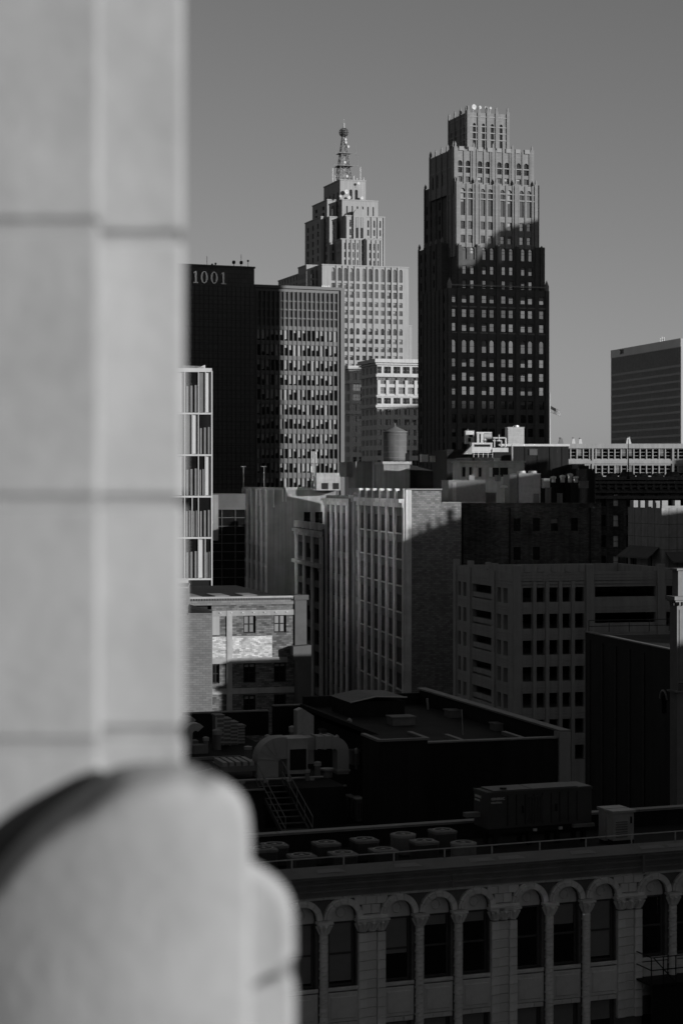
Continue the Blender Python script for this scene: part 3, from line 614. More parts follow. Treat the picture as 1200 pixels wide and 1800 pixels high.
# dark glass block behind it
b = B('dark_glass_block', 'low black glass block with a grey top band, between white-framed glass building and stucco wall', 'office building', 352, 300, 8)
W = b.fx(432); fr = b.front(); Z = lambda py: b.zf(400, py)
fr.put('top_band', MB().box(0, W, 0, 20, Z(896), Z(868)).mesh('top_band', mat('dull band', 0.09, 0.7))); MB().box(0.1, W-0.1, 0.3, 20, 0, Z(896)).build('glass_wall', GLASS, b.o)
for i in range(8): fr.put('transom', cached('dgt', lambda: MB().box(0.1, W-0.1, 0.2, 0.32, -0.05, 0.05).mesh('transom', FRAME)), 0, 0, Z(910+15*i))
for px in (390.5, 414): fr.put('mullion', cached('dgm', lambda: MB().box(-0.05, 0.05, 0.15, 0.32, 0, Z(896)).mesh('mullion', FRAME)), b.fx(px), 0, 0)
fr.put('pale_panel', MB().box(b.fx(374), b.fx(384), -0.1, 0.1, Z(950), Z(870)).mesh('pale_panel', STUCCO))
# ------------------------------------------------------------------ the old street wall in the middle distance
b = B('stucco_wall_building', 'grey stucco flank of an old block with two dark windows, behind the old office row', 'building', 470, 352, 10)
W = b.fx(590); D = b.ly(428); fr = b.front(); zt = b.z(860)
facade(fr, W, 0, zt, [(b.z(924), b.z(900), [(b.fx(534), b.fx(546)), (b.fx(554), b.fx(567))], 'dark', False)], STUCCO, 0.3)
facade(b.left(0, D), D, 0, zt, [(b.z(py+14), b.z(py-14), strips(D, 5, 0.5, 0.5), 'dark', False) for py in (905, 941, 977, 1013)], STUCCO, 0.4)
shell(b, 0, W, 0, D, 0, zt, STUCCO, TAR)
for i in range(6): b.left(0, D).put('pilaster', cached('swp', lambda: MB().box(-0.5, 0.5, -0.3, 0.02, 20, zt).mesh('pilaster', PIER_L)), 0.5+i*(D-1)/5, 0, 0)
fr.put('coping', MB().box(-0.2, W, -0.2, 0.5, -0.15, 0.35).mesh('coping', CONC), 0, 0, zt)
b.left(0, D).put('coping', MB().box(-0.1, D+0.1, -0.2, 0.4, -0.15, 0.35).mesh('coping', CONC), 0, 0, zt)
for px, h in ((481, 3.2), (497, 2.2), (502, 2.2)): fr.put('downpipe', MB().tube((0,-0.2,0), (0,-0.2,h), 0.14, 6).mesh('downpipe', STEEL), b.fx(px), 0, zt-h)
# row along the street, near end first: brick corner building
ST = B('brick_corner_building', 'brick corner office building with pale piers and a bare brick side wall, mid distance', 'building', 712.5, 255, 10)
b = ST; D1 = b.ly(632); D2 = b.ly(612); D3 = b.ly(573); zt = b.z(863); Z = lambda py: b.z(py)
rows5 = [(938, 908), (984, 955), (1031, 1002), (1078, 1048), (1124, 1095), (1170, 1142), (1216, 1188)]
nb = 6; lf = b.left(0, D1); sp = strips(D1, nb, 0.66, 0.4, 1.2)
cc = [q for a, c in sp for q in ((a, (a+c)/2-0.12), ((a+c)/2+0.12, c))]
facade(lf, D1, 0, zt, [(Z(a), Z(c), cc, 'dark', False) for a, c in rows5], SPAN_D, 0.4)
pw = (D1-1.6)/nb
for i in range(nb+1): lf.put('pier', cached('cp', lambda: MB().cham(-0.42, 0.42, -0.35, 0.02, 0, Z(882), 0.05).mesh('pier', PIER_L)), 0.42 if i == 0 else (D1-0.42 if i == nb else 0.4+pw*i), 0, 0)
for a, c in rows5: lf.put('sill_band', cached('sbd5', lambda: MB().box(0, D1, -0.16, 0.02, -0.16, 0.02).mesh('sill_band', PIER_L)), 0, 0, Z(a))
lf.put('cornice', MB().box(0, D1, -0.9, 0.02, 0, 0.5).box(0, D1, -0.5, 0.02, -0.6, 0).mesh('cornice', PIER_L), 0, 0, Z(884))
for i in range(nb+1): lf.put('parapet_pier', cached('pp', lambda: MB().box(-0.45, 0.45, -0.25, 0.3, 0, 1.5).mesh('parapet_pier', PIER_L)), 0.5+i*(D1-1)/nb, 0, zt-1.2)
x1 = b.fx(775); x2 = b.fx(810)
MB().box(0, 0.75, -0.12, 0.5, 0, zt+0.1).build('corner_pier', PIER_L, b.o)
MB().quad((0.75,0,0), (x2,0,0), (x2,0,Z(885)), (0.75,0,Z(885))).quad((0.75,0,Z(885)), (x1,0,Z(885)), (x1,0,zt), (0.75,0,zt)).build('brick_side_wall', BRICK, b.o)
MB().box(0.75, x1, 0.02, D1, Z(886), zt-0.4, skip='bf').box(x1, x2, 0.02, D1, 0, Z(886), skip='bf').build('roof', TAR, b.o)
MB().box(0, x1+0.1, -0.14, 0.4, zt+0.1, zt+0.3).build('coping', COPING, b.o); MB().box(x1+0.1, x2, -0.12, 0.35, Z(885), Z(885)+0.18).build('coping', COPING, b.o)
# recessed middle building of the row
b = ST
def row_building(name, label, ya, yb, ptop, nb, mat_, pm, xoff=0.0, crest=False, wst='dark', rows=None):
    o = B(name, label, 'building', 712.5, 255, 10); f = o.left(xoff, yb); L = yb-ya; z1 = o.z(ptop, xoff, ya)
    sp = strips(L, nb, 0.62, 0.5); zz = z1-2.6; rr = []
    while zz > 6 and len(rr) < 9: rr.append((zz-2.4, zz, sp, wst, False)); zz -= 3.45
    facade(f, L, 0, z1, rr, mat_, 0.45)
    shell(o, xoff, xoff+16, ya, yb, 0, z1, mat_, TAR, skip='l')
    p = (L-1.0)/nb
    for i in range(nb+1): f.put('pier', MB().cham(-p*0.14, p*0.14, -0.24, 0.02, 0, z1-1.2, 0.05).mesh('pier', pm), 0.5+p*i, 0, 0)
    f.put('cornice', MB().box(-0.1, L+0.1, -0.8, 0.02, 0, 0.5).box(0, L, -0.45, 0.02, -0.5, 0).mesh('cornice', pm), 0, 0, z1-0.9)
    if crest:
        for i in range(nb*2+1): f.put('merlon', cached(('mer', name), lambda: MB().box(-0.55, 0.55, -0.5, 0.3, 0, 1.1).mesh('merlon', pm)), 0.6+(L-1.2)*i/(nb*2), 0, z1-0.2)
        f.put('lower_cornice', MB().box(-0.1, L+0.1, -0.9, 0.02, 0, 0.6).mesh('lower_cornice', pm), 0, 0, z1-6.2)
    return o
row_building('plain_infill_building', 'plain grey infill front between pale-piered corner building and slim piered building', D1+0.02, D2, 866, 1, STUCCO, STUCCO, 0.8)
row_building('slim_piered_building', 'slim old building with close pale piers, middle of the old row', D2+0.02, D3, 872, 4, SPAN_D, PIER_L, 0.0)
D4 = b.ly(517, -1.0)
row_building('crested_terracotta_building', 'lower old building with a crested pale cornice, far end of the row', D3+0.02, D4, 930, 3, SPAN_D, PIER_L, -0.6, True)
# ------------------------------------------------------------------ dark brick block to the right of the lit wall, and its roof equipment
b = B('dark_brick_block', 'long dark sooty brick block whose roof carries cooling equipment, right of the sunlit brick wall', 'building', 809, 259, 8)
W = b.fx(1056); zt = b.z(886); fr = b.front()
cs = [(b.fx(p), b.fx(p)+0.95) for p in (902, 936, 968, 1003)]
facade(fr, W, 0, zt, [(b.z(934), b.z(911), cs, 'dark', False), (b.z(985), b.z(962), cs[:2], 'dark', False)], BRICKD, 0.25)
shell(b, 0, W, 0, 34, 0, zt, BRICKD, TAR, skip='f', lip=0.5)
for px in (812, 895, 1036): fr.put('downpipe', MB().tube((0,-0.15,0), (0,-0.15,zt-0.5), 0.1, 6).mesh('downpipe', BLACK), b.fx(px), 0, 0)
fr.put('coping', MB().box(0, W, -0.1, 0.4, 0, 0.15).mesh('coping', BRICKD), 0, 0, zt)
DB = b
def unit(name, label, cat, pxa, pxb, pya, pyb, Y, dep, m, th=8, group=None, bands=0, cap=True):
    """box of equipment spanning the given columns and rows at distance Y"""
    w = (pxb-pxa)*Y/FP; z0 = gz(pyb, Y); h = gz(pya, Y)-z0
    o = thing(name, label, cat, (gx(pxa, Y), Y, z0), R(th), group)
    MB().box(0, w, 0, dep, 0, h).build('casing', m, o)
    if cap: MB().box(-0.05, w+0.05, -0.05, dep+0.05, h, h+0.08).build('lid', m, o)
    for i in range(bands): MB().box(-0.03, w+0.03, -0.05, 0.02, h*(i+0.5)/bands-0.04, h*(i+0.5)/bands+0.04).build('band', m, o)
    return o, w, h
o, w, h = unit('rooftop_tank_box', 'flat grey box with a pale stripe on the sooty brick roof', 'equipment', 788, 854, 845, 882, 263, 5, STEELD)
MB().box(0.5, 1.0, -0.06, 0.02, 0, h-0.2).build('pale_stripe', CONC, o)
o, w, h = unit('cooling_unit', 'large banded grey cooling unit standing on the sooty brick roof', 'equipment', 911, 950, 833, 885, 263, 4, STEEL, 8, bands=4)
MB().box(-1.2, -0.02, 0.2, 4, 0, h-0.1).build('side_duct', STEELD, o)
for i in range(2): MB().lathe([(0.62, 0), (0.55, 0.32), (0.5, 0.32)], 14, (0.7+1.5*i, 1.4)).build('fan', STEEL, o, (0, 0, h+0.08))
MB().box(w-0.95, w-0.2, -0.09, 0.02, 0.1, 1.3).build('hatch', STEELD, o)
for px, pa, lab in ((972, 838, 'leftmost small roof vent on the dark skyline behind the banded unit'), (988, 836, 'second small roof vent right of the banded unit'), (1001, 833, 'tallest of the small roof vents right of the banded unit'), (1011, 838, 'shiny small roof vent at the right end of the row')):
    V = thing('roof_vent', lab, 'vent', (gx(px, 275), 275, gz(848, 275)), 0, 'small vents on the dark roofs')
    hh_ = (848-pa)*275/FP; MB().lathe([(0.3, 0), (0.3, hh_*0.7), (0.45, hh_*0.75), (0.4, hh_), (0.05, hh_+0.1)], 10).build('stack', STEEL, V)
for pa, pc, ya, yb, lab in ((788, 811, 866, 884, 'low dark box under the flat grey box on the sooty roof'), (857, 872, 867, 885, 'small dark plinth on the sooty roof between the two big units'), (962, 968, 858, 885, 'slim pale-edged cabinet on the sooty roof right of the banded unit'), (983, 988, 868, 885, 'slim short cabinet, right of the pale-edged one on the sooty roof')):
    unit('roof_cabinet', lab, 'equipment', pa, pc, ya, yb, 266, 1.5, STEELD, 8, 'cabinets on the sooty roof')
for pa, pc, ya, yb, Y, m_, lab in ((872, 880, 836, 846, 282, STEELD, 'small dim box behind the two big roof units'), (824, 834, 836, 845, 276, STEELD, 'low dim box behind the flat grey roof box'), (1016, 1030, 826, 838, 286, GENM, 'dark cabinet at the right end of the black annex'), (955, 966, 842, 858, 272, STEEL, 'pale narrow box beside the banded cooling unit'),
        (1020, 1034, 846, 858, 278, STEELD, 'wide dim box near the crested cornice'), (870, 878, 806, 813, 290, STEEL, 'tiny pale box on the pillared penthouse roof'), (846, 853, 806, 813, 290, STEELD, 'tiny dim box on the pillared penthouse roof'), (930, 944, 790, 800, 303, GENM, 'dark box fixed before the black mechanical block'), (740, 752, 800, 812, 318, STEEL, 'pale box left of the black mechanical block, by the dark tower foot'), (757, 768, 802, 812, 318, WHITE_P, 'white box left of the black mechanical block, by the dark tower foot')):
    unit('roof_cabinet', lab, 'equipment', pa, pc, ya, yb, Y, 1.2, m_, 8, 'cabinets on the far roofs')
V = thing('roof_mushroom_vent', 'pale mushroom vent on a stalk between the two big roof units', 'vent', (gx(885, 262), 262, zt-0.5))
MB().tube((0,0,0), (0,0,2.9), 0.08, 6).lathe([(0.05, 2.6), (0.55, 2.65), (0.5, 2.85), (0.1, 2.95)], 10).build('stalk', STEEL, V)
# penthouse row and the black mechanical block beyond it
b = B('pillared_penthouse', 'low grey roof penthouse with pale piers and dark openings, beyond the sooty roof', 'building', 809, 288, 5)
W = b.fx(921); fr = b.front(); Z = lambda py: b.z(py)
facade(fr, W, 30, Z(813), [(Z(838), Z(821), [(b.fx(812), b.fx(818)), (b.fx(824), b.fx(829)), (b.fx(841), b.fx(846)), (b.fx(864), b.fx(877)), (b.fx(878), b.fx(893))], 'open', False)], CONCD, 0.5)
shell(b, 0, W, 0, 8, 30, Z(813), CONCD, TAR, skip='f')
for px in (836, 862): fr.put('pier', MB().box(-0.2, 0.2, -0.25, 0.02, Z(838), Z(816)).mesh('pier', WHITE_P), b.fx(px), 0, 0)
fr.put('fascia', MB().box(b.fx(834), b.fx(905), -0.3, 0.02, Z(822), Z(816)).mesh('fascia', CONC))
MB().box(-0.2, W+0.2, -0.3, 8.2, Z(813), Z(813)+0.25).build('roof_slab', CONCD, b.o)
b = B('black_mechanical_block', 'black windowless mechanical block below the foot of the dark brick tower', 'building', 785, 305, 5)
W = b.fx(1001)
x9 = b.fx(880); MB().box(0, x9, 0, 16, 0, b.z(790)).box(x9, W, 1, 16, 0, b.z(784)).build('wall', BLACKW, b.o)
MB().box(x9, W+0.15, 0.8, 1.3, b.z(784), b.z(784)+0.35).build('coping', WHITE_P, b.o)
for i in range(5): MB().box(-0.04, 0.04, 0.9, 1.0, 30, b.z(785)).build('seam', BLACK, b.o, (x9+2+i*(W-x9-3)/4, 0, 0))
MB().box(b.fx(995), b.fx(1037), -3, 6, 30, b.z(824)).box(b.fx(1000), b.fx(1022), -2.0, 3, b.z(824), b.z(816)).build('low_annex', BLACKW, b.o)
Y = 309
o, w, h = unit('louvred_vent_house', 'pale louvred box on the black mechanical block before the dark tower', 'vent', 892, 921, 751.5, 783, Y, 2.6, STEEL, 5, cap=True)
for i in range(9): MB().box(0.05, w-0.05, -0.07, 0.01, 0.15+i*(h-0.2)/9, 0.27+i*(h-0.2)/9).build('louvre', STEEL, o)
MB().lathe([(0.5, 0), (0.45, 0.3), (0.1, 0.34)], 12, (w*0.6, 1.3)).build('fan_cowl', STEEL, o, (0, 0, h+0.08))
o, w, h = unit('white_roof_unit', 'white sunlit roof unit with a dark slot, nearest the railing', 'equipment', 829, 865, 779, 796, 303, 2.0, WHITE_P, 5)
MB().box(0.35, w-0.3, -0.05, 0.03, h-0.55, h-0.18).build('slot', BLACK, o)
MB().prism([(-1.3, -0.2), (0, -0.2), (0, h*0.75)], 0, 1.6).build('sloping_hood', CONC, o)
o, w, h = unit('white_fan_cabinet', 'white fan cabinet at the left end of the sunlit roof units', 'equipment', 818, 833, 758, 780, 307, 1.4, WHITE_P, 5)
MB().box(0.35, 0.8, -0.04, 0.02, 0.3, 0.9).box(0.5, 1.1, -0.04, 0.02, 1.0, 1.4).build('opening', BLACK, o); MB().tube((0.4,0.5,h), (0.4,0.5,h+0.35), 0.1, 6).build('stub', STEELD, o)
o, w, h = unit('white_duct_stand', 'pair of white upright ducts joined by a curved drum among the roof units', 'equipment', 838, 849, 760.5, 780, 305, 1.0, WHITE_P, 5)
MB().tube((w+0.1,0.5,1.2), (w+1.35,0.5,1.2), 0.5, 14).tube((w+0.3,0.5,1.2), (w+0.3,0.5,0), 0.3, 8).build('drum', STEEL, o); MB().box(-0.1, w+1.3, -0.1, 0.6, h-0.12, h+0.1).build('top_bar', WHITE_P, o); MB().box(w*0.35, w*0.6, -0.03, 0.02, 0, h-0.2).build('gap', BLACK, o)
o = thing('roof_pipes', 'looped white pipes beside the louvred box on the black block', 'pipes', (gx(866, 304), 304, gz(786, 304)))
s_ = 304/FP
mb = MB().path([(0,0,1.4), (1.9,0,1.4), (1.9,0,0.0)], 0.13, 8).path([(0,0.3,1.0), (1.3,0.3,1.0), (1.3,0.3,0)], 0.11, 8).tube((0.9,-0.1,0.2), (0.9,-0.1,1.9), 0.07, 6).tube((0.2,-0.1,0), (0.2,-0.1,1.2), 0.09, 6)
mb.build('pipe', WHITE_P, o); MB().lathe([(0.3,0.5),(0.3,0.8),(0.1,0.9)], 10, (0.9,-0.1)).build('valve', BLACK, o); MB().box(-0.1, 2.3, -0.3, 0.1, -0.75, -0.1).build('drip_tray', WHITE_P, o)
railing('roof_guard_rail', 'thin pale guard rail in front of the white roof units', [(gx(832, 301), 301), (gx(866, 301), 302)], 0.9, STEEL, gz(804, 301), 0.7, r=0.03)
MB().tube((0,0,0), (0,0,2.6), 0.12, 6).build('flue_pipe', STEEL, None, (gx(899.5, 301), 301, gz(811, 301)))
tag(bpy.data.objects['flue_pipe'], 'upright pale flue pipe against the black mechanical block', 'pipe')
b = B('water_tank_house', 'grey brick tank house carrying the round water tank', 'building', 674, 330, 14)
W = b.fx(720); D = b.ly(657); zt = b.z(816)
MB().box(0, W, 0, D, 0, zt).build('wall', STUCCO, b.o); MB().box(-0.25, W+0.25, -0.25, D+0.2, zt, zt+0.45).build('roof_slab', CONC, b.o)
MB().prism([(W, 40), (W+6, 40), (W+6, zt-1.5), (W, zt)], 0.6, D).build('sloped_annex', BLACKW, b.o)
TK = thing('water_tank', 'round grey water tank with a shallow cone roof on the skyline', 'water tank', (gx(694, 333.5), 333.5, zt+0.45))
r_ = 20.5*333/FP; hT = (814-762)*333/FP
mb = MB().lathe([(r_*0.98, 0.1), (r_, 0.5), (r_, hT)], 32); mb.sm = True; TKB = mb.build('tank', mat('tank paint', 0.16, 0.7, 0.12, 0.6, streak=0.15), TK)
MB().lathe([(r_*1.06, hT), (r_*1.06, hT+0.1), (0.15, hT+1.0)], 32).build('cone_roof', STEELD, TK); MB().tube((0,0,hT+0.9), (0,0,hT+1.5), 0.1, 6).build('finial', STEELD, TK)
for k in range(5): MB().lathe([(r_+0.0, 0), (r_+0.04, 0.03), (r_+0.04, 0.07), (r_, 0.1)], 32).build('hoop', STEELD, TKB, (0, 0, 0.6+k*hT/5.2))
MB().box(r_*0.75, r_*1.2, -1.0, 0.4, 0.0, 1.4).build('access_box', BLACK, TK)
unit('lift_house', 'pale square lift house left of the water tank house', 'building', 625, 655, 812, 858, 336, 5, STUCCO, 14)
unit('lift_house', 'smaller dim lift house at the left of the pale one, below the white block', 'building', 609, 625, 813, 838, 338, 5, STUCCO, 14)
o, w, h = unit('arched_roof_house', 'pale roof house with two dark doorways at the foot of the finned block', 'building', 556, 599, 832, 862, 350, 4, CONC, 10)
for k in range(2): MB().box(0.9+2.0*k, 2.1+1.9*k, -0.04, 0.02, 0.2, 1.3).build('doorway', BLACK, o)
A = thing('aerial_cluster', 'bright cluster of panel aerials on a post before the finned block', 'aerial', (gx(552, 348), 348, gz(860, 348)))
MB().tube((0,0,0), (0,0,6.5), 0.1, 6).tube((-0.5,0,0), (-0.5,0,4.0), 0.08, 5).build('post', STEEL, A)
for dx in (-0.35, 0.0, 0.38): MB().box(dx-0.1, dx+0.1, -0.3, -0.12, 4.6, 6.6).build('panel', WHITE_P, A)
for px, lab in ((428, 'thin lamp post on the stucco roof, left of the pair'), (464, 'thin lamp post on the stucco roof, right of the pair')):
    A = thing('lamp_post', lab, 'lamp post', (gx(px, 356), 356, gz(860, 356)), 0, 'lamp posts on the stucco roof')
    MB().tube((0,0,0), (0,0,4.0), 0.06, 6).build('post', STEELD, A); MB().box(-0.45, 0.45, -0.12, 0.12, 4.0, 4.12).build('lamp_arm', STEELD, A)
# ------------------------------------------------------------------ ornate cornice building at the right
b = B('bracketed_cornice_building', 'dark old building with a heavy bracketed and crested cornice, right edge', 'building', 1046, 320, 3)
W = b.fx(1225); fr = b.front(); Z = lambda py: b.z(py); cs = [(b.fx(p), b.fx(p+10)) for p in (1054, 1077, 1100, 1123, 1146, 1169, 1192)]
facade(Fr(b.o, 0, 0, 0), b.fx(1066), 0, Z(838), [(Z(890), Z(868), cs[:1], 'decodark', True)]+[(Z(p+21), Z(p), cs[:1], 'decodark', False) for p in (905, 941, 977)], BRICKD, 0.3)
x6 = b.fx(1066); x7 = b.fx(1095); facade(Fr(b.o, x6, 0, 0), x7-x6, 0, Z(838), [(Z(890), Z(868), [(cs[1][0]-x6, cs[1][1]-x6)], 'pale', True)]+[(Z(p+21), Z(p), [(cs[1][0]-x6, cs[1][1]-x6)], 'pale', False) for p in (905, 941, 977)], BRICKD, 0.3)
facade(Fr(b.o, x7, 0, 0), W-x7, 0, Z(838), [(Z(890), Z(868), [(q[0]-x7, q[1]-x7) for q in cs[2:]], 'decodark', True)]+[(Z(p+21), Z(p), [(q[0]-x7, q[1]-x7) for q in cs[2:]], 'decodark', False) for p in (905, 941, 977)], BRICKD, 0.3)
shell(b, 0, W, 0, 20, 0, Z(838), BRICKD, TAR, skip='f')
CORD = mat('dim cornice', 0.16, 0.8, 0.15, 0.6)
for py, h, d in ((841, 0.5, 1.6), (848, 0.4, 1.4), (855, 0.35, 0.9), (863, 0.6, 0.5), (874, 0.5, 0.3)): fr.put('cornice', MB().box(0, W, -d, 0.02, -h/2, h/2).mesh('cornice', CORD), 0, 0, Z(py))
for i in range(14):
    px = 1053+13.2*i
    fr.put('bracket', cached('brk', lambda: MB().prism([(-0.2,-1.6),(0.2,-1.6),(0.2,0),(-0.2,0)], -1.1, 0.02).mesh('bracket', CORD)), b.fx(px), 0, Z(843))
for i in range(7):
    big = i % 3 == 2; w = 1.05 if big else 0.75
    fr.put('crest', cached(('crest', big), lambda: MB().prism([(-w*1.3,0),(w*1.3,0),(w,0.45),(w*0.8,0.85 if big else 0.6),(-w*0.8,0.85 if big else 0.6),(-w,0.45)], -1.4, -0.8).mesh('crest', BRICKD)), b.fx(1046+26.5*i), 0, Z(838.5))
M2 = thing('roof_pole', 'tall thin dark pole rising from the crested cornice at right', 'pole', (gx(1103.5, 318), 318, gz(842, 318)))
MB().tube((0,0,0), (0,0,(842-772)*318/FP), 0.13, 6, 0.05).build('shaft', BLACK, M2); MB().lathe([(0.25,0),(0.25,0.3),(0.15,0.5)], 8).build('base', BLACK, M2)
# pale panelled penthouse with awnings
b = B('panelled_penthouse', 'pale panelled penthouse with battlements and two awnings, above the garage', 'building', 1162, 224, 17)
D = b.ly(1103); W = b.fx(1240); zt = b.z(893); zb = 44
facade(b.left(0, D), D, zb, zt, [(b.z(1008), b.z(978), [(D-b.ly(1110)-0.5, D-b.ly(1110)+1.2), (D-b.ly(1138), D-b.ly(1138)+1.0)], 'open', False)], CONC, 0.4)
facade(b.front(), W, zb, zt, [], CONC, 0.4); shell(b, 0, W, 0, D, zb, zt, CONC, TAR)
mb = MB()
for z in (b.z(922), b.z(945), b.z(967)): b.front().put('panel_joint', MB().box(0, W, -0.02, 0.02, 0, 0.05).mesh('panel_joint', FRAME), 0, 0, z); b.left(0, D).put('panel_joint', MB().box(0, D, -0.02, 0.02, 0, 0.05).mesh('panel_joint', FRAME), 0, 0, z)
for i in range(1, 5): b.left(0, D).put('panel_joint', cached('pj', lambda: MB().box(-0.025, 0.025, -0.015, 0.02, zb, zt).mesh('panel_joint', FRAME)), D*i/5, 0, 0)
for i in range(3): b.front().put('panel_joint', CACHE['pj'], 0.9+1.0*i, 0, 0)
for s, w in ((0.0, 0.75), (0.75+0.85, 0.7), (3.0, 0.7)): b.front().put('merlon', MB().box(0.02, w, -0.05, 0.5, 0, 0.85).mesh('merlon', CONC), s, 0, zt)
MB().box(0, W, -0.04, 0.4, zt, zt+0.25).build('parapet', CONC, b.o)
for px, w in ((1110, 0.5), (1123, 0.35), (1137, 0.35), (1149, 0.4)): b.left(0, D).put('merlon', MB().box(-w, w, -0.03, 0.5, 0, 0.8).mesh('merlon', CONC), D-b.ly(px), 0, zt)
AWN = mat('canvas awning', 0.16, 0.85, 0.15, 1)
mb = MB().prism([(0,0),(0,0)], 0, 1) if False else MB()
za, zb2 = b.z(962), b.z(980)
y0a, y1a = b.ly(1158), b.ly(1106)
mb.add([(0.0,y0a,za),(0.0,y1a,za),(-1.6,y0a-0.3,zb2),(-1.6,y1a,zb2),(-1.6,y0a-0.3,zb2-0.2),(-1.6,y1a,zb2-0.2)], [(0,1,3,2),(2,3,5,4),(0,2,4)]); mb.build('awning', AWN, b.o)
MB().add([(0.4,0,b.z(970)),(W,0,b.z(970)),(0.7,-1.4,b.z(986)),(W,-1.4,b.z(986)),(0.7,-1.4,b.z(989)),(W,-1.4,b.z(989))], [(0,2,3,1),(2,4,5,3),(0,4,2)]).build('awning', AWN, b.o)
# ------------------------------------------------------------------ the parking garage
b = B('parking_garage', 'grey concrete parking garage with rows of square openings, right of centre', 'parking garage', 900, 205, 15)
W = b.fx(1215); D = b.ly(797); zt = b.z(1006); Z = lambda py: b.z(py, 2)
fr = b.front(); lf = b.left(0, D)
sec1 = [(b.fx(a), b.fx(c)) for a, c in ((918, 935), (942.5, 957), (964.5, 980.5), (988, 1002.5), (1009.5, 1026))]
wide = [(b.fx(1045), b.fx(1151.5))]; last = [(b.fx(1170), b.fx(1187)), (b.fx(1192), b.fx(1207))]
rows = [(1059, 1033), (1105.5, 1079.5), (1152, 1126), (1198.5, 1172.5), (1245, 1219), (1291.5, 1265.5), (1338, 1312)]
for i in range(2, 7): pass
wl = [(b.zf(1090, a-2), b.zf(1090, c+8)) for a, c in rows]
facade(fr, W, 0, zt, [(Z(a), Z(c), sec1+wide+last, None, False) for a, c in rows], CONCD, 0.5)
def lrow(): return [(D-b.ly(829.5), D-b.ly(864)), (D-b.ly(873), D-b.ly(880)), (D-b.ly(884), D-b.ly(891.5)), (D-b.ly(804.5), D-b.ly(809.5)), (D-b.ly(813.5), D-b.ly(819))]
Zl = lambda py: b.z(py, 0, 2)
facade(lf, D, 0, zt, [(Zl(a), Zl(c), lrow(), None, False) for a, c in ((1060, 1034), (1107, 1081), (1153, 1127), (1200, 1174), (1246, 1220), (1293, 1267))], CONCD, 0.5)
for a, c in rows:                                            # deck edges and low walls seen through the openings
    MB().box(0.6, W-0.2, 0.55, D, Z(a)-0.6, Z(a)-0.1).build('deck', CONCD, b.o)
    MB().box(wide[0][0], wide[0][1], 0.1, 0.5, Z(a), Z(a)+0.45).build('low_wall', CONCD, b.o)
    for ba, bc in ((D-b.ly(829.5), D-b.ly(864)),): lf.put('low_wall', MB().box(ba, bc, 0.1, 0.5, Z(a), Z(a)+0.5).mesh('low_wall', CONCD))
MB().box(0.6, W-0.5, D-0.5, D, 0, zt).box(W-0.5, W, 0.5, D, 0, zt).build('back_wall', CONCD, b.o)
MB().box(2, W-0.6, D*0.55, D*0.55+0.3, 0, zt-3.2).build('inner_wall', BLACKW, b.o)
MB().quad((0.3,0.3,zt-1.2), (W,0.3,zt-1.2), (W,D,zt-1.2), (0.3,D,zt-1.2)).build('roof', TAR, b.o)
pm = cached('gp', lambda: MB().cham(-0.42, 0.42, -0.22, 0.3, 0, zt+0.7, 0.04).mesh('pilaster', CONCD)); pm2 = cached('gp2', lambda: MB().cham(-0.2, 0.2, -0.14, 0.02, 0, zt-1.0, 0.03).mesh('pilaster', CONCD))
for px in (907, 1035, 1160): fr.put('pilaster', pm, b.fx(px), 0, 0)
for px in (938.5, 961, 984, 1006): fr.put('pilaster', pm2, b.fx(px), 0, 0)
for px in (801, 826, 868.5): lf.put('pilaster', pm, D-b.ly(px), 0, 0)
for i in range(5): fr.put('merlon', cached('gme', lambda: MB().box(-0.34, 0.34, -0.12, 0.3, 0, 0.75).mesh('merlon', CONCD)), b.fx(926+24*i if i < 5 else 0), 0, zt)
lf.put('merlon', CACHE['gme'], D-b.ly(856), 0, zt)
for a, c in rows:
    for k, dz in ((0, 0.28), (1, 0.62)): fr.put('string_course', cached(('sc', 1), lambda: MB().box(0.02, W, -0.05, 0.02, 0, 0.07).mesh('string_course', CONCD)), 0, 0, Z(c)+dz); lf.put('string_course', cached(('sc', 2), lambda: MB().box(0, D-0.02, -0.05, 0.02, 0, 0.07).mesh('string_course', CONCD)), 0, 0, Z(c)+dz)
for i in range(4): fr.put('string_course', CACHE[('sc', 1)], 0, 0, zt-0.3-0.35*i)
# ------------------------------------------------------------------ the black flank with a roof rail, and the pale ornate corner at the edge
b = B('black_flank_building', 'black blank flank of a building with a railed roof, right side', 'building', 1193, 148, 13)
D = b.ly(1028); zt = b.z(1146); lf = b.left(0, D)
cA = D-b.ly(1162)
facade(lf, D, 0, zt, [(b.z(1255, 0, 3), b.z(1222, 0, 3), [(cA, cA+0.95)], 'dark', True)], BLACKW, 0.3)
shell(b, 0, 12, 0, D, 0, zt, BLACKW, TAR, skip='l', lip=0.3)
lf.put('coping', MB().box(0, D, -0.1, 0.3, 0, 0.1).mesh('coping', STEELD), 0, 0, zt)
for i in range(7): lf.put('seam', cached('nsm', lambda: MB().box(-0.2, 0.2, -0.06, 0.02, 20, zt-0.6).mesh('seam', mat('black pilaster strip', 0.03, 0.8, 0.4, 1, streak=0.3))), 1.0+i*(D-2)/6, 0, 0) if abs(1.0+i*(D-2)/6-cA) > 1.5 else None
lf.put('arch_surround', MB().path([(cA+0.48-0.66*math.cos(t), -0.05, b.z(1229, 0, 3)+0.66*math.sin(t)) for t in [math.pi*i/8 for i in range(9)]], 0.09, 5).mesh('arch_surround', STEELD))
railing('roof_guard_rail', 'dim iron rail along the back of the black flank roof', [world(b, 0.2, D-0.3), world(b, 11, D-0.3)], 1.0, GENM, zt, 1.6, r=0.04)
b = B('ornate_corner_building', 'pale ornate corner of a building with bracketed cornice at the right edge', 'building', 1189, 118, 18)
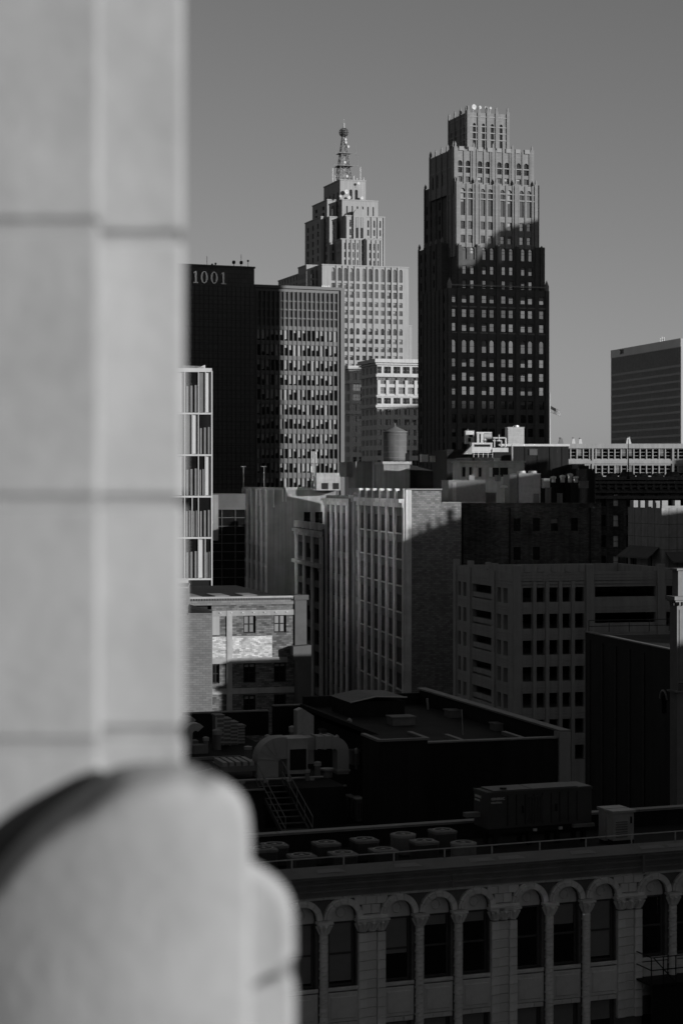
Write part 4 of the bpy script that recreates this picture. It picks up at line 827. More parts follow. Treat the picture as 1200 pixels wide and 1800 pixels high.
zt = b.z(1003); C1 = b.z(1048); ORN = mat('pale carved stone', 0.27, 0.8, 0.12, 2, streak=0.1)
dd = 0.9
MB().box(0, 6, 0, dd, 0, C1-0.5).build('wall', ORN, b.o); MB().box(0.15, 5, 0.15, dd, C1, zt).build('parapet', ORN, b.o); MB().box(0.0, 5.1, 0.0, dd, zt, zt+0.12).build('coping', ORN, b.o)
MB().box(-0.32, 6, -0.32, dd, C1-0.22, C1).box(-0.2, 6, -0.2, dd, C1-0.34, C1-0.224).build('cornice', ORN, b.o)
for i in range(6): MB().box(0.05+i*0.24, 0.15+i*0.24, -0.18, 0.02, C1-0.55, C1-0.34).build('bracket', ORN, b.o)
for i in range(3): MB().box(-0.16, 0.02, 0.1+i*0.24, 0.2+i*0.24, C1-0.55, C1-0.34).build('bracket', ORN, b.o)
zl = b.z(1214); MB().box(-0.22, 6, -0.22, dd, zl-0.1, zl).build('balcony_ledge', ORN, b.o)
mb = MB()
for i in range(14): mb.tube((0.02+i*0.1,-0.2,zl), (0.02+i*0.1,-0.2,zl+0.42), 0.014, 4)
mb.tube((0,-0.2,zl+0.44), (1.6,-0.2,zl+0.44), 0.02, 5).build('balcony_rail', BLACK, b.o)
for i in range(2): MB().cham(0.12+i*0.9, 0.75+i*0.9, -0.05, 0.02, zl+0.6, C1-0.8, 0.03).build('panel', ORN, b.o)
# ------------------------------------------------------------------ the patched brick building at the left
b = B('patched_brick_building', 'old brick building with concrete frame and patches of flaking white paint, left', 'building', 372, 140, 15)
W = b.fx(538); fr = b.front(); zt = b.z(1052); X = lambda px: b.fx(px); Z = lambda py: b.zf(440, py)
wins = [(X(428), X(449.5)), (X(481.5), X(503))]
facade(fr, W, 20, zt, [(Z(1113), Z(1081), wins, 'cross', False), (Z(1200), Z(1166), [(0.02, X(386))]+wins, 'crossd', False), (Z(1256), Z(1222), wins, 'crossd', False)], BRICKR, 0.18)
shell(b, 0, W, 0, 24, 20, zt, BRICKR, TAR, skip='f', lip=0.35)
MB().box(X(330)-1, 0, 0.3, 24, 20, zt-0.35).build('roof', TAR, b.o)
for pa, pc, ya, yb in ((372, 398.2, 1156, 1118), (408.2, 478, 1156, 1118)): MB().box(X(pa), X(pc), -0.035, 0.02, Z(ya), Z(yb)).build('painted_patch', BRICKP, b.o)
MB().box(X(372), X(386), -0.03, 0.02, Z(1115), Z(1081)).build('blocked_window', CONCD, b.o)
MB().box(X(398.2), X(408), -0.10, 0.02, 20, Z(1072.5)).build('concrete_column', CONC, b.o)
for ya, yb, x1_ in ((1082, 1072.5, 517), (1165.5, 1156, 505), (1219, 1209, 517)): MB().box(0.01, X(x1_), -0.07, 0.02, Z(ya), Z(yb)).build('concrete_beam', CONC, b.o)
for i in range(7): MB().lathe([(0.08, 0), (0.08, 0.05)], 8).build('tie_plate', WHITE_P, b.o, (0.6+i*0.8, -0.08, Z(1077)))
MB().box(X(330), W, -0.06, 0.25, Z(1063), zt).build('parapet', BRICKF, b.o)
for i in range(40): MB().box(0, 0.09, -0.14, 0.0, 0, 0.12).build('corbel', BRICKF, b.o, (X(332)+i*(X(516)-X(332))/40, -0.06, zt-0.12)) if i == 0 else place('corbel', bpy.data.meshes['corbel'], b.o, (X(332)+i*(X(516)-X(332))/40, -0.06, zt-0.12))
MB().box(X(330), W+0.1, -0.2, 0.3, zt, zt+0.12).build('coping', CONCD, b.o)
MB().box(X(517.5), W, -0.16, 0.4, 20, zt-0.02).build('corner_pier', mat('grey render', 0.13, 0.9, 0.15, 1), b.o); MB().box(X(515.5), W+0.12, -0.28, 0.5, zt-0.18, zt+0.16).build('pier_cap', FRAME, b.o)
mb = MB().prism([(X(509), Z(1152)), (X(509), Z(1136)), (X(540.5), Z(1134)), (X(540.5), 20), (X(517), 20), (X(517), Z(1165))][::-1], -1.1, -0.17); mb.build('render_flue', mat('grey render', 0.2), b.o)
for i in range(3): MB().box(X(342+54*i)+1, X(342+54*i)+2.1, 8+0.5*i, 12, 0, 0.04).build('roof_hatch', CONC, b.o, (0, 0, zt-0.35))
MB().box(X(330), X(440), 23.6, 24.0, zt-0.3, zt+0.25).build('back_parapet', CONCD, b.o)
b = B('face_brick_flank', 'smooth grey brick flank standing close before the patched brick building', 'building', 290, 133, 3)
W = b.fx(372); z_ = b.z(1080)
MB().box(0, W, 0, 5, 20, z_).box(0, b.fx(330.5), 0, 5, z_, b.z(1034)).build('wall', BRICKF, b.o)
MB().box(0, b.fx(331), -0.05, 5, b.z(1034), b.z(1034)+0.1).build('coping', CONC, b.o)
MB().prism([(b.fx(331), z_+0.02), (W, z_+0.02), (b.fx(331), z_+0.5)], 0.0, 3).build('wedge_roof', BLACK, b.o); MB().box(b.fx(331), W+0.05, -0.06, 0.0, z_-0.02, z_+0.08).build('flashing', STEELD, b.o)
# ------------------------------------------------------------------ flat black roofs with ducts, below the garage
Pb = b = B('black_roof_building', 'low building with black roofs, black penthouse walls and pale copings, lower middle', 'building', 665, 80, 17)
zA, zB, zP, zL = b.z(1293), 49.2, 47.2, 45.6
xa1 = b.fx(751); DA = b.ly(636); xb1 = b.fx(1000, 2.0); yb1 = b.ly(746, xb1)
MB().box(0, xa1, 0, DA, 30, zA-0.25, skip='b').build('penthouse_wall', BLACKW, b.o)
for x0_, x1_, y0_, y1_ in ((-0.06, xa1+0.06, -0.08, 0.14), (-0.06, 0.14, 0.14, DA), (xa1-0.12, xa1+0.08, 0.14, DA)): MB().box(x0_, x1_, y0_, y1_, zA-0.25, zA-0.16).build('coping', COPING, b.o)
MB().box(xa1, xb1-0.55, 2.0, 2.3, 30, zB, skip='b').build('penthouse_wall', BLACKW, b.o); MB().box(xa1, xb1-0.5, 1.94, 2.36, zB, zB+0.06).build('coping', COPING, b.o)
MB().box(xb1-0.5, xb1, 1.9, 2.5, 30, zB+0.25).build('end_pier', CONCD, b.o)
MB().box(xb1-0.3, xb1, 2.5, yb1, 30, zB+0.2).build('side_wall', BLACKW, b.o); MB().box(xb1-0.42, xb1+0.06, 2.0, yb1, zB+0.25, zB+0.33).build('coping', COPING, b.o)
xl = b.fx(600, 14)
MB().quad((xa1,2.3,zB-0.5), (xb1-0.3,2.3,zB-0.5), (xb1-0.3,yb1,zB-0.5), (xa1,yb1,zB-0.5)).quad((xl,DA,zB-0.5), (xa1,DA,zB-0.5), (xa1,yb1,zB-0.5), (xl,yb1,zB-0.5)).build('upper_roof', TAR, b.o)
MB().box(xl, xb1, yb1, yb1+0.3, 30, zB+0.05).box(xl-0.2, xl, DA, yb1, 30, zB-0.3).build('back_wall', BLACKW, b.o)
for x_, y0_, l_ in ((b.fx(812, 2.4), 2.4, 2.0), (b.fx(918, 2.4), 2.4, 2.2)): MB().box(x_-0.1, x_+0.1, y0_, y0_+l_, zB-0.1, zB+0.05).build('curb', COPING, b.o)
# skylight monitor
sk = thing('roof_monitor', 'low dark roof monitor with a bright front edge on the black roof', 'skylight', (gx(617, 96), 96, zB-0.5), b.t)
w_ = 96*0.0283; MB().box(0, w_, 0, 3.2, 0, 0.75).build('curb', BLACKW, sk)
MB().add([(-0.08,-0.08,0.75),(w_+0.08,-0.08,0.92),(w_+0.08,3.3,0.92),(-0.08,3.3,0.75),(w_*0.45,-0.08,1.0),(w_*0.45,3.3,1.0)], [(0,4,5,3),(4,1,2,5)]).build('lid', STEELD, sk)
MB().tube((-0.08,-0.1,0.75), (w_*0.45,-0.1,1.0), 0.045, 5).tube((w_*0.45,-0.1,1.0), (w_+0.08,-0.1,0.92), 0.045, 5).build('edge_trim', STEEL, sk)
for px, py, h, lab in ((752, 1247, 0.55, 'short pale stub pipe on the black roof near its ridge'), (813, 1292, 1.15, 'thin pale rod standing on the black roof')):
    Y = (60-zB+0.5)*FP/(py-850); V = thing('vent_pipe', lab, 'pipe', (gx(px, Y), Y, zB-0.5)); MB().tube((0,0,0), (-0.05,0,h), 0.06 if h < 1 else 0.02, 8).build('pipe', STEEL, V)
# lower decks
xs0 = b.fx(300, 4.4)-4; ym = 4.4; xp1 = -0.02
xst0, xst1 = b.fx(466, ym), b.fx(512, ym)
MB().box(xs0, xp1, ym+1.4, 24, 30, zP, skip='b').box(xs0, xst0, ym, ym+1.4, 30, zP, skip='b').box(xst1, xp1, ym, ym+1.4, 30, zP, skip='b').build('platform', TAR, b.o)
MB().quad((xs0,-9,zL), (9,-9,zL), (9,ym,zL), (xs0,ym,zL)).build('lower_roof', TAR, b.o)
for q in ((xs0, xst0-0.05, ym-0.1, ym+0.05, zP, zP+0.06), (b.fx(608, ym), xp1-0.1, ym-0.1, ym+0.05, zP, zP+0.06), (b.fx(338, 14), b.fx(424, 14), 14, 14.15, zP, zP+0.12)): MB().box(*q).build('coping', COPING, b.o)
MB().box(b.fx(481, 21), b.fx(592, 21), 21, 21.3, zP, 48.75).box(b.fx(330, 21), b.fx(481, 21), 22, 22.3, zP, 48.4).build('back_parapet', BLACKW, b.o)
MB().box(b.fx(481, 21), b.fx(592, 21), 20.95, 21.35, 48.75, 48.81).build('coping', STEELD, b.o); MB().box(b.fx(330, 21), b.fx(481, 21), 21.95, 22.35, 48.4, 48.46).build('coping', STEELD, b.o)
# steel stair
stt = thing('steel_stair', 'dark steel stair with handrails climbing to the duct platform', 'stairs', (*world(b, xst0, ym-3.2), zL), b.t)
n = 9; wst = xst1-xst0
for i in range(n): MB().box(0, wst, 0, 0.28, -0.03, 0.0).build('tread', GENM, stt, (0, i*(4.6/n), (i+1)*(zP-zL)/n))
for x in (0.0, wst):
    MB().add([(x-0.03,-0.2,-0.1),(x+0.03,-0.2,-0.1),(x+0.03,4.6,zP-zL-0.1),(x-0.03,4.6,zP-zL-0.1),(x-0.03,-0.2,0.12),(x+0.03,-0.2,0.12),(x+0.03,4.6,zP-zL+0.12),(x-0.03,4.6,zP-zL+0.12)], [(0,1,5,4),(1,2,6,5),(2,3,7,6),(3,0,4,7),(4,5,6,7)]).build('stringer', GENM, stt)
    for dz in (0.5, 0.95): MB().tube((x,0,dz), (x,4.6,zP-zL+dz), 0.022, 6).build('handrail', STEELD, stt)
    for i in range(5): MB().tube((x,i*1.15,i*0.25*(zP-zL)), (x,i*1.15,i*0.25*(zP-zL)+0.95), 0.02, 5).build('baluster', STEELD, stt)
def onP(px, py, z=zP): Y = (60-z)*FP/(py-850); return (gx(px, Y), Y, z)
DUCT = mat('duct sheet metal', 0.5, 0.55, 0.12, 1.5, metal=0.2, spec=0.5)
def elbow(mb, cx, cz, r0, r1, y0, y1, a0, a1, n=10, mi=0):
    A = [R(a0+(a1-a0)*i/n) for i in range(n+1)]; base = len(mb.v)
    vs = []
    for a in A: vs += [(cx+r0*math.cos(a),y0,cz+r0*math.sin(a)), (cx+r1*math.cos(a),y0,cz+r1*math.sin(a)), (cx+r1*math.cos(a),y1,cz+r1*math.sin(a)), (cx+r0*math.cos(a),y1,cz+r0*math.sin(a))]
    fs = []
    for i in range(n): 
        for k in range(4): fs.append((4*i+k, 4*i+(k+1)%4, 4*i+4+(k+1)%4, 4*i+4+k))
    fs += [(0,1,2,3), (4*n+3,4*n+2,4*n+1,4*n)]; return mb.add(vs, fs, mi)
# air handler with its ducts
o = thing('air_handler', 'tall pale air handling cabinet with a dark grille among the roof ducts', 'air conditioner', onP(505, 1366), b.t)
s_ = 0.0249
MB().box(0, 0.92, 0, 1.1, 0.12, 1.62).build('cabinet', STEEL, o); MB().box(-0.03, 0.95, -0.03, 1.13, 1.62, 1.68).build('lid', STEEL, o)
MB().box(0.12, 0.85, -0.03, 0.01, 0.3, 1.2).build('grille', BLACK, o)
for x in (0.05, 0.87): MB().box(x-0.03, x+0.03, -0.02, 0.04, 0, 1.6).build('post', STEEL, o)
o = thing('round_elbow_duct', 'big quarter-round duct hood left of the air handling cabinet', 'duct', onP(452, 1368), b.t)
mb = MB(); elbow(mb, 1.0, 0.75, 0.05, 0.98, 0, 0.9, 180, 90, 12); mb.box(1.0, 1.35, 0.0, 0.9, 0.8, 1.73); mb.box(0.02, 0.95, 0.0, 0.9, 0, 0.75); mb.build('hood', DUCT, o)
mb = MB()
for i in range(5): mb.box(-1.5+i*0.3, -1.3+i*0.3, 0.1, 1.8, 0.55, 0.72)
mb.build('rib', DUCT, o); MB().box(-1.6, 0.02, 0.1, 1.8, 0.3, 0.55).build('plenum', STEELD, o)
for k in range(4):
    t = R(180-22*k-6); MB().box(-0.03, 0.03, -0.04, 0.94, 0.0, 0.98).build('seam', DUCT, o, (1.0, 0, 0.75)).rotation_euler = (0, math.pi/2-t, 0)
o = thing('curved_supply_duct', 'segmented duct curving down to the roof, right of the cabinet', 'duct', onP(556, 1363), b.t)
mb = MB(); mb.box(0, 0.75, 0, 0.8, 1.15, 1.7); mb.box(-0.7, -0.02, 0.2, 1.0, 1.1, 1.65); elbow(mb, 0.77, 0.95, 0.2, 0.72, 0, 0.78, 90, 0, 10); mb.box(0.97, 1.49, 0, 0.78, 0, 0.95); mb.build('duct', DUCT, o)
for x in (0.0, 0.4, 0.75): MB().box(x-0.03, x+0.03, -0.04, 0.84, 1.12, 1.74).build('flange', DUCT, o)
MB().box(0.92, 1.54, -0.05, 0.83, 0.12, 0.2).build('flange', DUCT, o)
o = thing('slanted_exhaust_hood', 'pale slanted exhaust hood standing tall behind the air handling cabinet', 'duct', onP(520, 1344), b.t)
MB().prism([(0.05,0),(0.85,0),(0.85,2.2),(0.3,2.55),(0.05,2.45)], 0, 0.55).build('stack', STEEL, o); MB().box(0.3, 0.95, -0.5, -0.02, 0.9, 1.25).build('transition', DUCT, o); MB().prism([(-0.1,0.7),(0.3,0.7),(0.3,1.5),(0.0,1.2)], -0.3, -0.02).build('cowl', DUCT, o)
def vent(px, py, h, r, lab, z=zP, cap=True, m=None):
    V = thing('roof_vent', lab, 'vent', onP(px, py, z), 0, 'round vents on the black roofs')
    MB().lathe([(r, 0), (r, h*0.85)], 12).build('stack', m or STEELD, V)
    if cap: MB().lathe([(r*1.25, h*0.78), (r*1.3, h), (r*0.3, h*1.06)], 12).build('cap', m or STEEL, V)
vent(558, 1368, 0.7, 0.13, 'short capped vent in front of the curved duct'); vent(574, 1366, 0.38, 0.25, 'squat round vent under the curved duct')
vent(513, 1318, 1.1, 0.12, 'slim vent behind and left of the slanted hood'); vent(614, 1325, 1.6, 0.09, 'tall thin vent with a cap right of the curved duct')
vent(578, 1302, 1.0, 0.2, 'goblet-shaped vent behind the curved duct'); vent(562, 1300, 0.7, 0.2, 'low round vent just behind the slanted hood'); vent(600, 1310, 0.8, 0.28, 'wide hooded vent at the back of the duct platform')
vent(382, 1318, 0.95, 0.18, 'stubby vent before the louvred condenser bank'); vent(655, 1436, 2.6, 0.17, 'tall stout pipe with a ribbed cap against the black penthouse', zL-0.4)
vent(540, 1372, 0.45, 0.1, 'thin stub vent at the foot of the grilled cabinet'); vent(626, 1352, 0.9, 0.07, 'thin vent between curved duct and penthouse wall'); vent(436, 1335, 0.6, 0.14, 'low vent left of the big elbow duct'); vent(470, 1322, 0.8, 0.1, 'slim vent rising behind the big elbow duct'); vent(592, 1340, 1.2, 0.08, 'thin pipe vent rising behind the curved duct'); vent(362, 1322, 0.7, 0.12, 'short vent right of the gooseneck ducts'); vent(545, 1432, 0.7, 0.12, 'stub vent alone on the lower black roof', zL); vent(676, 1450, 0.3, 0.1, 'tiny stub at the foot of the penthouse wall', zL)
for i, (pa, pb, ya, yb, lab) in enumerate(((566, 576, 1285, 1318, 'first grey box behind the curved duct'), (582, 600, 1280, 1310, 'second grey box behind the curved duct'), (618, 632, 1322, 1345, 'dim grey box right of the curved duct'), (578, 593, 1410, 1436, 'lone dim box unit on the lower black roof'))):
    unit('small_roof_unit', lab, 'equipment', pa, pb, ya, yb, onP(pa, yb if i < 3 else 1438, zP if i < 3 else zL)[1], 0.5, STEELD, 17, 'small roof units')
for i, px in enumerate((602, 617, 627)):
    Y = onP(px, 1433+5*i, zL)[1]; o, w, h = unit('split_unit', ['dim split unit farthest back in the cluster on the lower roof', 'middle split unit of the cluster on the lower roof', 'nearest and palest split unit of the cluster on the lower roof'][i], 'air conditioner', px, px+18, 1402+3*i, 1436+4*i, Y, 0.4, STEELD if i < 2 else STEEL, 17, 'split units on the lower roof', bands=0)
    for k in range(4): MB().box(0.06+k*w/4.4, 0.09+k*w/4.4, -0.02, 0.01, 0.1, h-0.1).build('fin', BLACK, o)
for i, px in enumerate((380, 392, 404, 417)):                # bank of louvred condensers
    Y = onP(px, 1312-1.5*i)[1]-1.0+0.3*i
    o, w, h = unit('louvred_condenser', ['leftmost and tallest', 'second', 'third', 'rightmost'][i]+' upright louvred condenser in the bank at left', 'air conditioner', px, px+14, 1260+6*i, 1310, Y, 0.8, STEELD, 17, 'louvred condenser bank')
    for k in range(6): MB().box(0.05, w-0.02, -0.05, 0.01, 0.1+k*h/6, 0.1+k*h/6+0.07).build('louvre', STEEL, o)
    MB().box(-0.04, 0.04, -0.06, 0.02, 0, h).build('post', STEEL, o)
for px, py, lab, sc_ in ((338, 1326, 'pale gooseneck duct beside the blurred pillar', 1.0), (322, 1318, 'second gooseneck duct half hidden by the blurred pillar', 1.1)):
    o = thing('gooseneck_duct', lab, 'duct', onP(px-12, py), b.t, 'gooseneck ducts')
    mb = MB(); mb.box(0, 0.35*sc_, 0, 0.6, 0, 0.95*sc_); elbow(mb, 0.5*sc_, 0.95*sc_, 0.15, 0.5*sc_, 0, 0.6, 180, 40, 8); mb.build('duct', STEEL, o); MB().box(0.4, 1.1, 0.0, 0.6, 0, 0.4).build('plinth', STEELD, o)
for k, (xa, ya, xb, yb_) in enumerate(((-4.5, 6.5, -0.4, 6.5), (-6.5, 8.2, -2.0, 12.5), (-3.2, 10.5, -0.6, 14.0), (-7.5, 7.0, -7.5, 15.0))):
    o = thing('roof_conduit', ['conduit run along the front of the duct platform', 'conduit running diagonally back across the duct platform', 'short conduit behind the curved duct', 'conduit along the left of the duct platform'][k], 'conduit', (*world(Pb, xa, ya), zP), Pb.t, 'conduits on the duct platform')
    MB().tube((0,0,0.12), (xb-xa,yb_-ya,0.12), 0.05, 6).build('pipe', STEEL, o)
    for j in range(4): MB().box(-0.1, 0.1, -0.1, 0.1, 0, 0.1).build('block', CONCD, o, ((xb-xa)*(j+0.5)/4, (yb_-ya)*(j+0.5)/4, 0))
for k, (px, py, w, d, h) in enumerate(((690, 1276, 1.1, 0.9, 0.35), (790, 1262, 0.8, 0.8, 0.3), (870, 1285, 0.9, 0.7, 0.28))):
    Y = (60-zB+0.5)*FP/(py-850); o = thing('roof_hatch', ['low hatch on the black roof right of the monitor', 'low hatch in the middle of the black roof', 'low hatch near the pale end pier of the black roof'][k], 'hatch', (gx(px, Y), Y, zB-0.5), Pb.t, 'hatches on the black roof')
    MB().box(0, w, 0, d, 0, h).build('curb', STEELD, o); MB().box(-0.05, w+0.05, -0.05, d+0.05, h, h+0.06).build('lid', STEELD, o)
# ------------------------------------------------------------------ the arcaded terracotta building, bottom right
Q = b = B('arcaded_terracotta_building', 'terracotta building with arched windows and twisted columns, bottom right', 'building', 430, 59.06, 21)
fr = b.front(); X = b.fx; PX = X(769); Z = lambda py: b.z(py, PX)
G = (X(1147)-X(700))/2; pt = 1.30; g0 = X(700); W = X(1260)+1.0
starts = [g0-2*G, g0-G, g0, g0+G, g0+2*G]
cent = [s+pt*i for s in starts for i in range(3) if s+pt*i > 0.6 and s+pt*i < W-0.6]
zs, zh, zi = Z(1718), Z(1607), Z(1575); r_in = 0.44; zsp = zi-r_in
z2h, z2s = Z(1788), Z(1788)-2.0
facade(fr, W, 20, Z(1556), [(zs, zi, [(c-r_in, c+r_in) for c in cent], None, True), (z2s, z2h, [(c-0.42, c+0.42) for c in cent], None, False)], TERRAD, 0.3)
# arch stones
NV = 7
def vous(i):
    a0, a1 = math.pi*i/NV+0.012, math.pi*(i+1)/NV-0.012; n = 3; ri, ro = r_in+0.005, 0.635
    inn = [(ri*math.cos(a0+(a1-a0)*k/n), ri*math.sin(a0+(a1-a0)*k/n)) for k in range(n+1)]; out = [(ro*math.cos(a0+(a1-a0)*k/n), ro*math.sin(a0+(a1-a0)*k/n)) for k in range(n, -1, -1)]
    mid = 0.56
    o2 = [(mid*math.cos(a0+(a1-a0)*k/n), mid*math.sin(a0+(a1-a0)*k/n)) for k in range(n, -1, -1)]
    return MB().prism((inn+out)[::-1], -0.10, 0.05).prism((inn+o2)[::-1], -0.15, -0.10).mesh('arch_stone', TERRA)
vm = [vous(i) for i in range(NV)]
tym = MB()
n = 14; hd = [(r_in*math.cos(math.pi*i/n), r_in*math.sin(math.pi*i/n)) for i in range(n+1)]
tym.prism(([(-r_in, -(zsp-zh))]+[(r_in, -(zsp-zh))]+hd)[::-1] if False else [(r_in, -(zsp-zh))]+hd+[(-r_in, -(zsp-zh))], 0.16, 0.29)
tym_m = tym.mesh('tympanum', TERRA)
ros = MB()
for i in range(20):
    t, u = 2*math.pi*i/20, 2*math.pi*(i+1)/20; ros.tube((0.14*math.cos(t),0.15,0.16+0.14*math.sin(t)), (0.14*math.cos(u),0.15,0.16+0.14*math.sin(u)), 0.022, 5)
ros_m = ros.mesh('rosette', TERRA)
sill_m = MB().cham(-0.5, 0.5, -0.06, 0.28, -0.12, 0.0, 0.02).mesh('sill', TERRA)
PANE = {}
def big_window(c, zb, zt_, blind, w=0.42):
    h = round(zt_-zb, 3)
    wo_ = fr.put('window', cached(('bw', h), lambda: MB().box(-w, -w+0.06, 0.16, 0.26, 0, h).box(w-0.06, w, 0.16, 0.26, 0, h).box(-w+0.06, w-0.06, 0.16, 0.26, 0, 0.06).box(-w+0.06, w-0.06, 0.16, 0.26, h-0.06, h).box(-w+0.06, w-0.06, 0.17, 0.25, h*0.5-0.03, h*0.5+0.03).mesh('window', FRAME)), c, 0, zb)
    place('pane', cached(('bp', h), lambda: MB().box(-w+0.05, w-0.05, 0.215, 0.235, 0.05, h-0.05).mesh('pane', GLASS)), wo_)
    if blind: hb = h*blind; place('blind', cached(('bb', h, blind), lambda: MB().box(-w+0.07, w-0.07, 0.198, 0.21, h-0.06-hb, h-0.06).mesh('blind', mat('office blind', 0.30, 0.7, 0.1, 1))), wo_)
blinds = [0.9, 0.9, 0.55, 0.15, 0.15, 0.0, 0.32, 0.9, 0.0, 0.0, 0.25, 0.2, 0.3, 0, 0.5]
colm = MB().lathe([(0.10, 0.0), (0.13, 0.02), (0.13, 0.255), (0.10, 0.275)], 14)
for k in range(9):
    t0, t1 = 2*math.pi*(0.42+0.33*k/9*1.2), 2*math.pi*(0.42+0.33*(k+1)/9*1.2)
    colm.tube((0.132*math.cos(t0),0.132*math.sin(t0),0.06+0.16*k/9), (0.132*math.cos(t1),0.132*math.sin(t1),0.06+0.16*(k+1)/9), 0.028, 5)
colm.sm = False; drum_m = colm.mesh('column_drum', TERRA)
cap = MB().lathe([(0.125, 0), (0.16, 0.03), (0.13, 0.06), (0.15, 0.18), (0.22, 0.3), (0.2, 0.33)], 12).box(-0.24, 0.24, -0.22, 0.1, 0.33, 0.40)
for a in range(-2, 3): cap.tube((0.14*math.sin(a*0.7),-0.14*math.cos(a*0.7),0.05), (0.24*math.sin(a*0.7),-0.24*math.cos(a*0.7),0.28), 0.035, 5, 0.05)
cap_m = cap.mesh('capital', TERRA); zc = zsp-0.42
cs_h = 0.285
stone = {}
def stone_me(w, d, h): return cached(('stn', round(w,3), round(d,3), round(h,3)), lambda: MB().cham(0.006, w-0.006, -d, 0.02, 0.006, h-0.006, 0.014).mesh('pier_stone', TERRA))
for gi, s in enumerate(starts):
    for i in range(3):
        c = s+pt*i
        if c not in cent: continue
        for k in range(NV): fr.put('arch_stone', vm[k], c, 0, zsp)
        fr.put('tympanum', tym_m, c, 0, zsp); fr.put('rosette', ros_m, c, 0, zsp-0.0)
        fr.put('sill', sill_m, c, 0, zs); big_window(c, zs, zh, blinds[cent.index(c) % len(blinds)])
        fr.put('sill', sill_m, c, 0, z2s); big_window(c, z2s, z2h, [0.3, 0.6, 0.3][i])
        fr.put('spandrel_panel', cached('spp', lambda: MB().cham(-0.5, 0.5, -0.05, 0.02, 0, zs-z2h-0.32, 0.03).cham(-0.4, 0.4, -0.075, -0.05, 0.12, zs-z2h-0.44, 0.02).mesh('spandrel_panel', TERRA)), c, 0, z2h+0.16)
        for k in range(3): fr.put('lintel_stone', cached('lst', lambda: MB().cham(0.005, 0.32, -0.04, 0.02, 0, 0.14, 0.01).mesh('lintel_stone', TERRA)), c-0.49+k*0.325, 0, z2h+0.01)
        if i < 2:
            m_ = c+pt/2; fr.put('capital', cap_m, m_, -0.12, zc)
            k = 0
            while zc-(k+1)*0.275 > Z(1830): fr.put('column_drum', drum_m, m_, -0.12, zc-(k+1)*0.275); k += 1
    # pier to the right of this group
    pa, pb = s+2*pt+0.47, s+G-0.47; pw = pb-pa
    if pb < 0 or pa > W: continue
    k = 0
    while zc-0.05-(k+1)*cs_h > Z(1830):
        z = zc-0.05-(k+1)*cs_h
        for a, c_, d in ((0, 0.27, 0.16), (0.27, pw-0.27, 0.09), (pw-0.27, pw, 0.16)):
            if k == 0 or a != 0.27 or True: fr.put('pier_stone', stone_me(c_-a, d, cs_h), pa+a, 0, z)
        k += 1
    for j in range(3): fr.put('capital', cap_m, pa+0.15+j*(pw-0.3)/2, -0.05, zc-0.02)
    fr.put('impost', cached('imp', lambda: MB().cham(-0.05, pw+0.05, -0.2, 0.02, 0, 0.1, 0.02).mesh('impost', TERRA)), pa, 0, zc+0.38)
    for row in range(2):                                     # wall stones above the pier, between the arches
        ww = [0.30, 0.36][row]
        for j in range(2+row): fr.put('frieze_stone', cached(('fs', row), lambda: MB().cham(0.006, ww-0.006, -0.05, 0.02, 0.006, 0.28, 0.012).mesh('frieze_stone', TERRA)), (pa+pb)/2-ww*(2+row)/2+ww*j, 0, zc+0.50+0.29*row)
# wall stones in the spandrels between arch crowns and cornice
nfs = int(W/0.62)
for i in range(nfs): fr.put('frieze_stone', cached('fst', lambda: MB().cham(0.006, 0.614, -0.06, 0.02, 0, 0.16, 0.012).mesh('frieze_stone', TERRA)), i*0.62, 0, Z(1556)-0.17)
# cornice
for z0_, z1_, d in ((1560, 1550, 0.16), (1550, 1546, 0.30), (1546, 1537, 0.24), (1537, 1533, 0.42), (1533, 1524, 0.38), (1524, 1519, 0.62)):
    fr.put('cornice_band', MB().box(0, W, -d, 0.3, Z(z0_), Z(z1_)-0.004).mesh('cornice_band', CORN))
fr.put('cornice_top', MB().add([(0,-0.64,Z(1519)),(W,-0.64,Z(1519)),(W,0.35,Z(1519)+0.12),(0,0.35,Z(1519)+0.12),(0,-0.64,Z(1519)-0.05),(W,-0.64,Z(1519)-0.05)], [(0,1,2,3),(4,5,1,0)]).mesh('cornice_top', mat('grey lead flashing', 0.14, 0.5, 0.25, 1.5, spec=0.5)))
for i in range(7): fr.put('flashing_patch', MB().add([(0,-0.3,Z(1519)+0.05),(0.9,-0.3,Z(1519)+0.05),(0.8,0.05,Z(1519)+0.094),(0.1,0.05,Z(1519)+0.094)], [(0,1,2,3)]).mesh('flashing_patch', COPING), 2.2+2.0*i+(i%3)*0.5, 0, 0)
fr.put('downpipe', MB().box(-0.03, 0.03, -0.66, -0.6, Z(1556), Z(1524)).mesh('downpipe', STEELD), X(1113), 0, 0); fr.put('downpipe', MB().box(-0.02, 0.02, -0.46, -0.4, Z(1558), Z(1535)).mesh('downpipe', STEELD), X(785), 0, 0)
zr = 47.35; yb = 8.4
MB().quad((0,0.3,zr), (W+6,0.3,zr), (W+6,yb,zr), (0,yb,zr)).build('roof', TAR, b.o); MB().box(0, W, 0.3, 0.5, zr, Z(1519)+0.1).box(-0.3, 0, 0, yb, 20, zr+0.3).build('parapet', TAR, b.o)
MB().box(-3, W+6, yb, yb+0.3, 30, 47.92).build('back_parapet', BLACKW, b.o); 
for i in range(8): MB().box(-3+i*3.5+0.01, -3+(i+1)*3.5-0.01, yb-0.06, yb+0.36, 47.92, 48.0).build('coping', COPING, b.o)
rl = thing('roof_edge_rail', 'thin pale pipe rail along the arcaded building roof edge', 'railing', (b.X, b.Y, 0), b.t)
for px in (513, 604, 692, 781, 864, 948, 1029, 1109, 1186): MB().tube((0,0,0), (0,0,0.44), 0.024, 6).build('post', STEEL, rl, (X(px, 0.45), 0.45, 48.22))
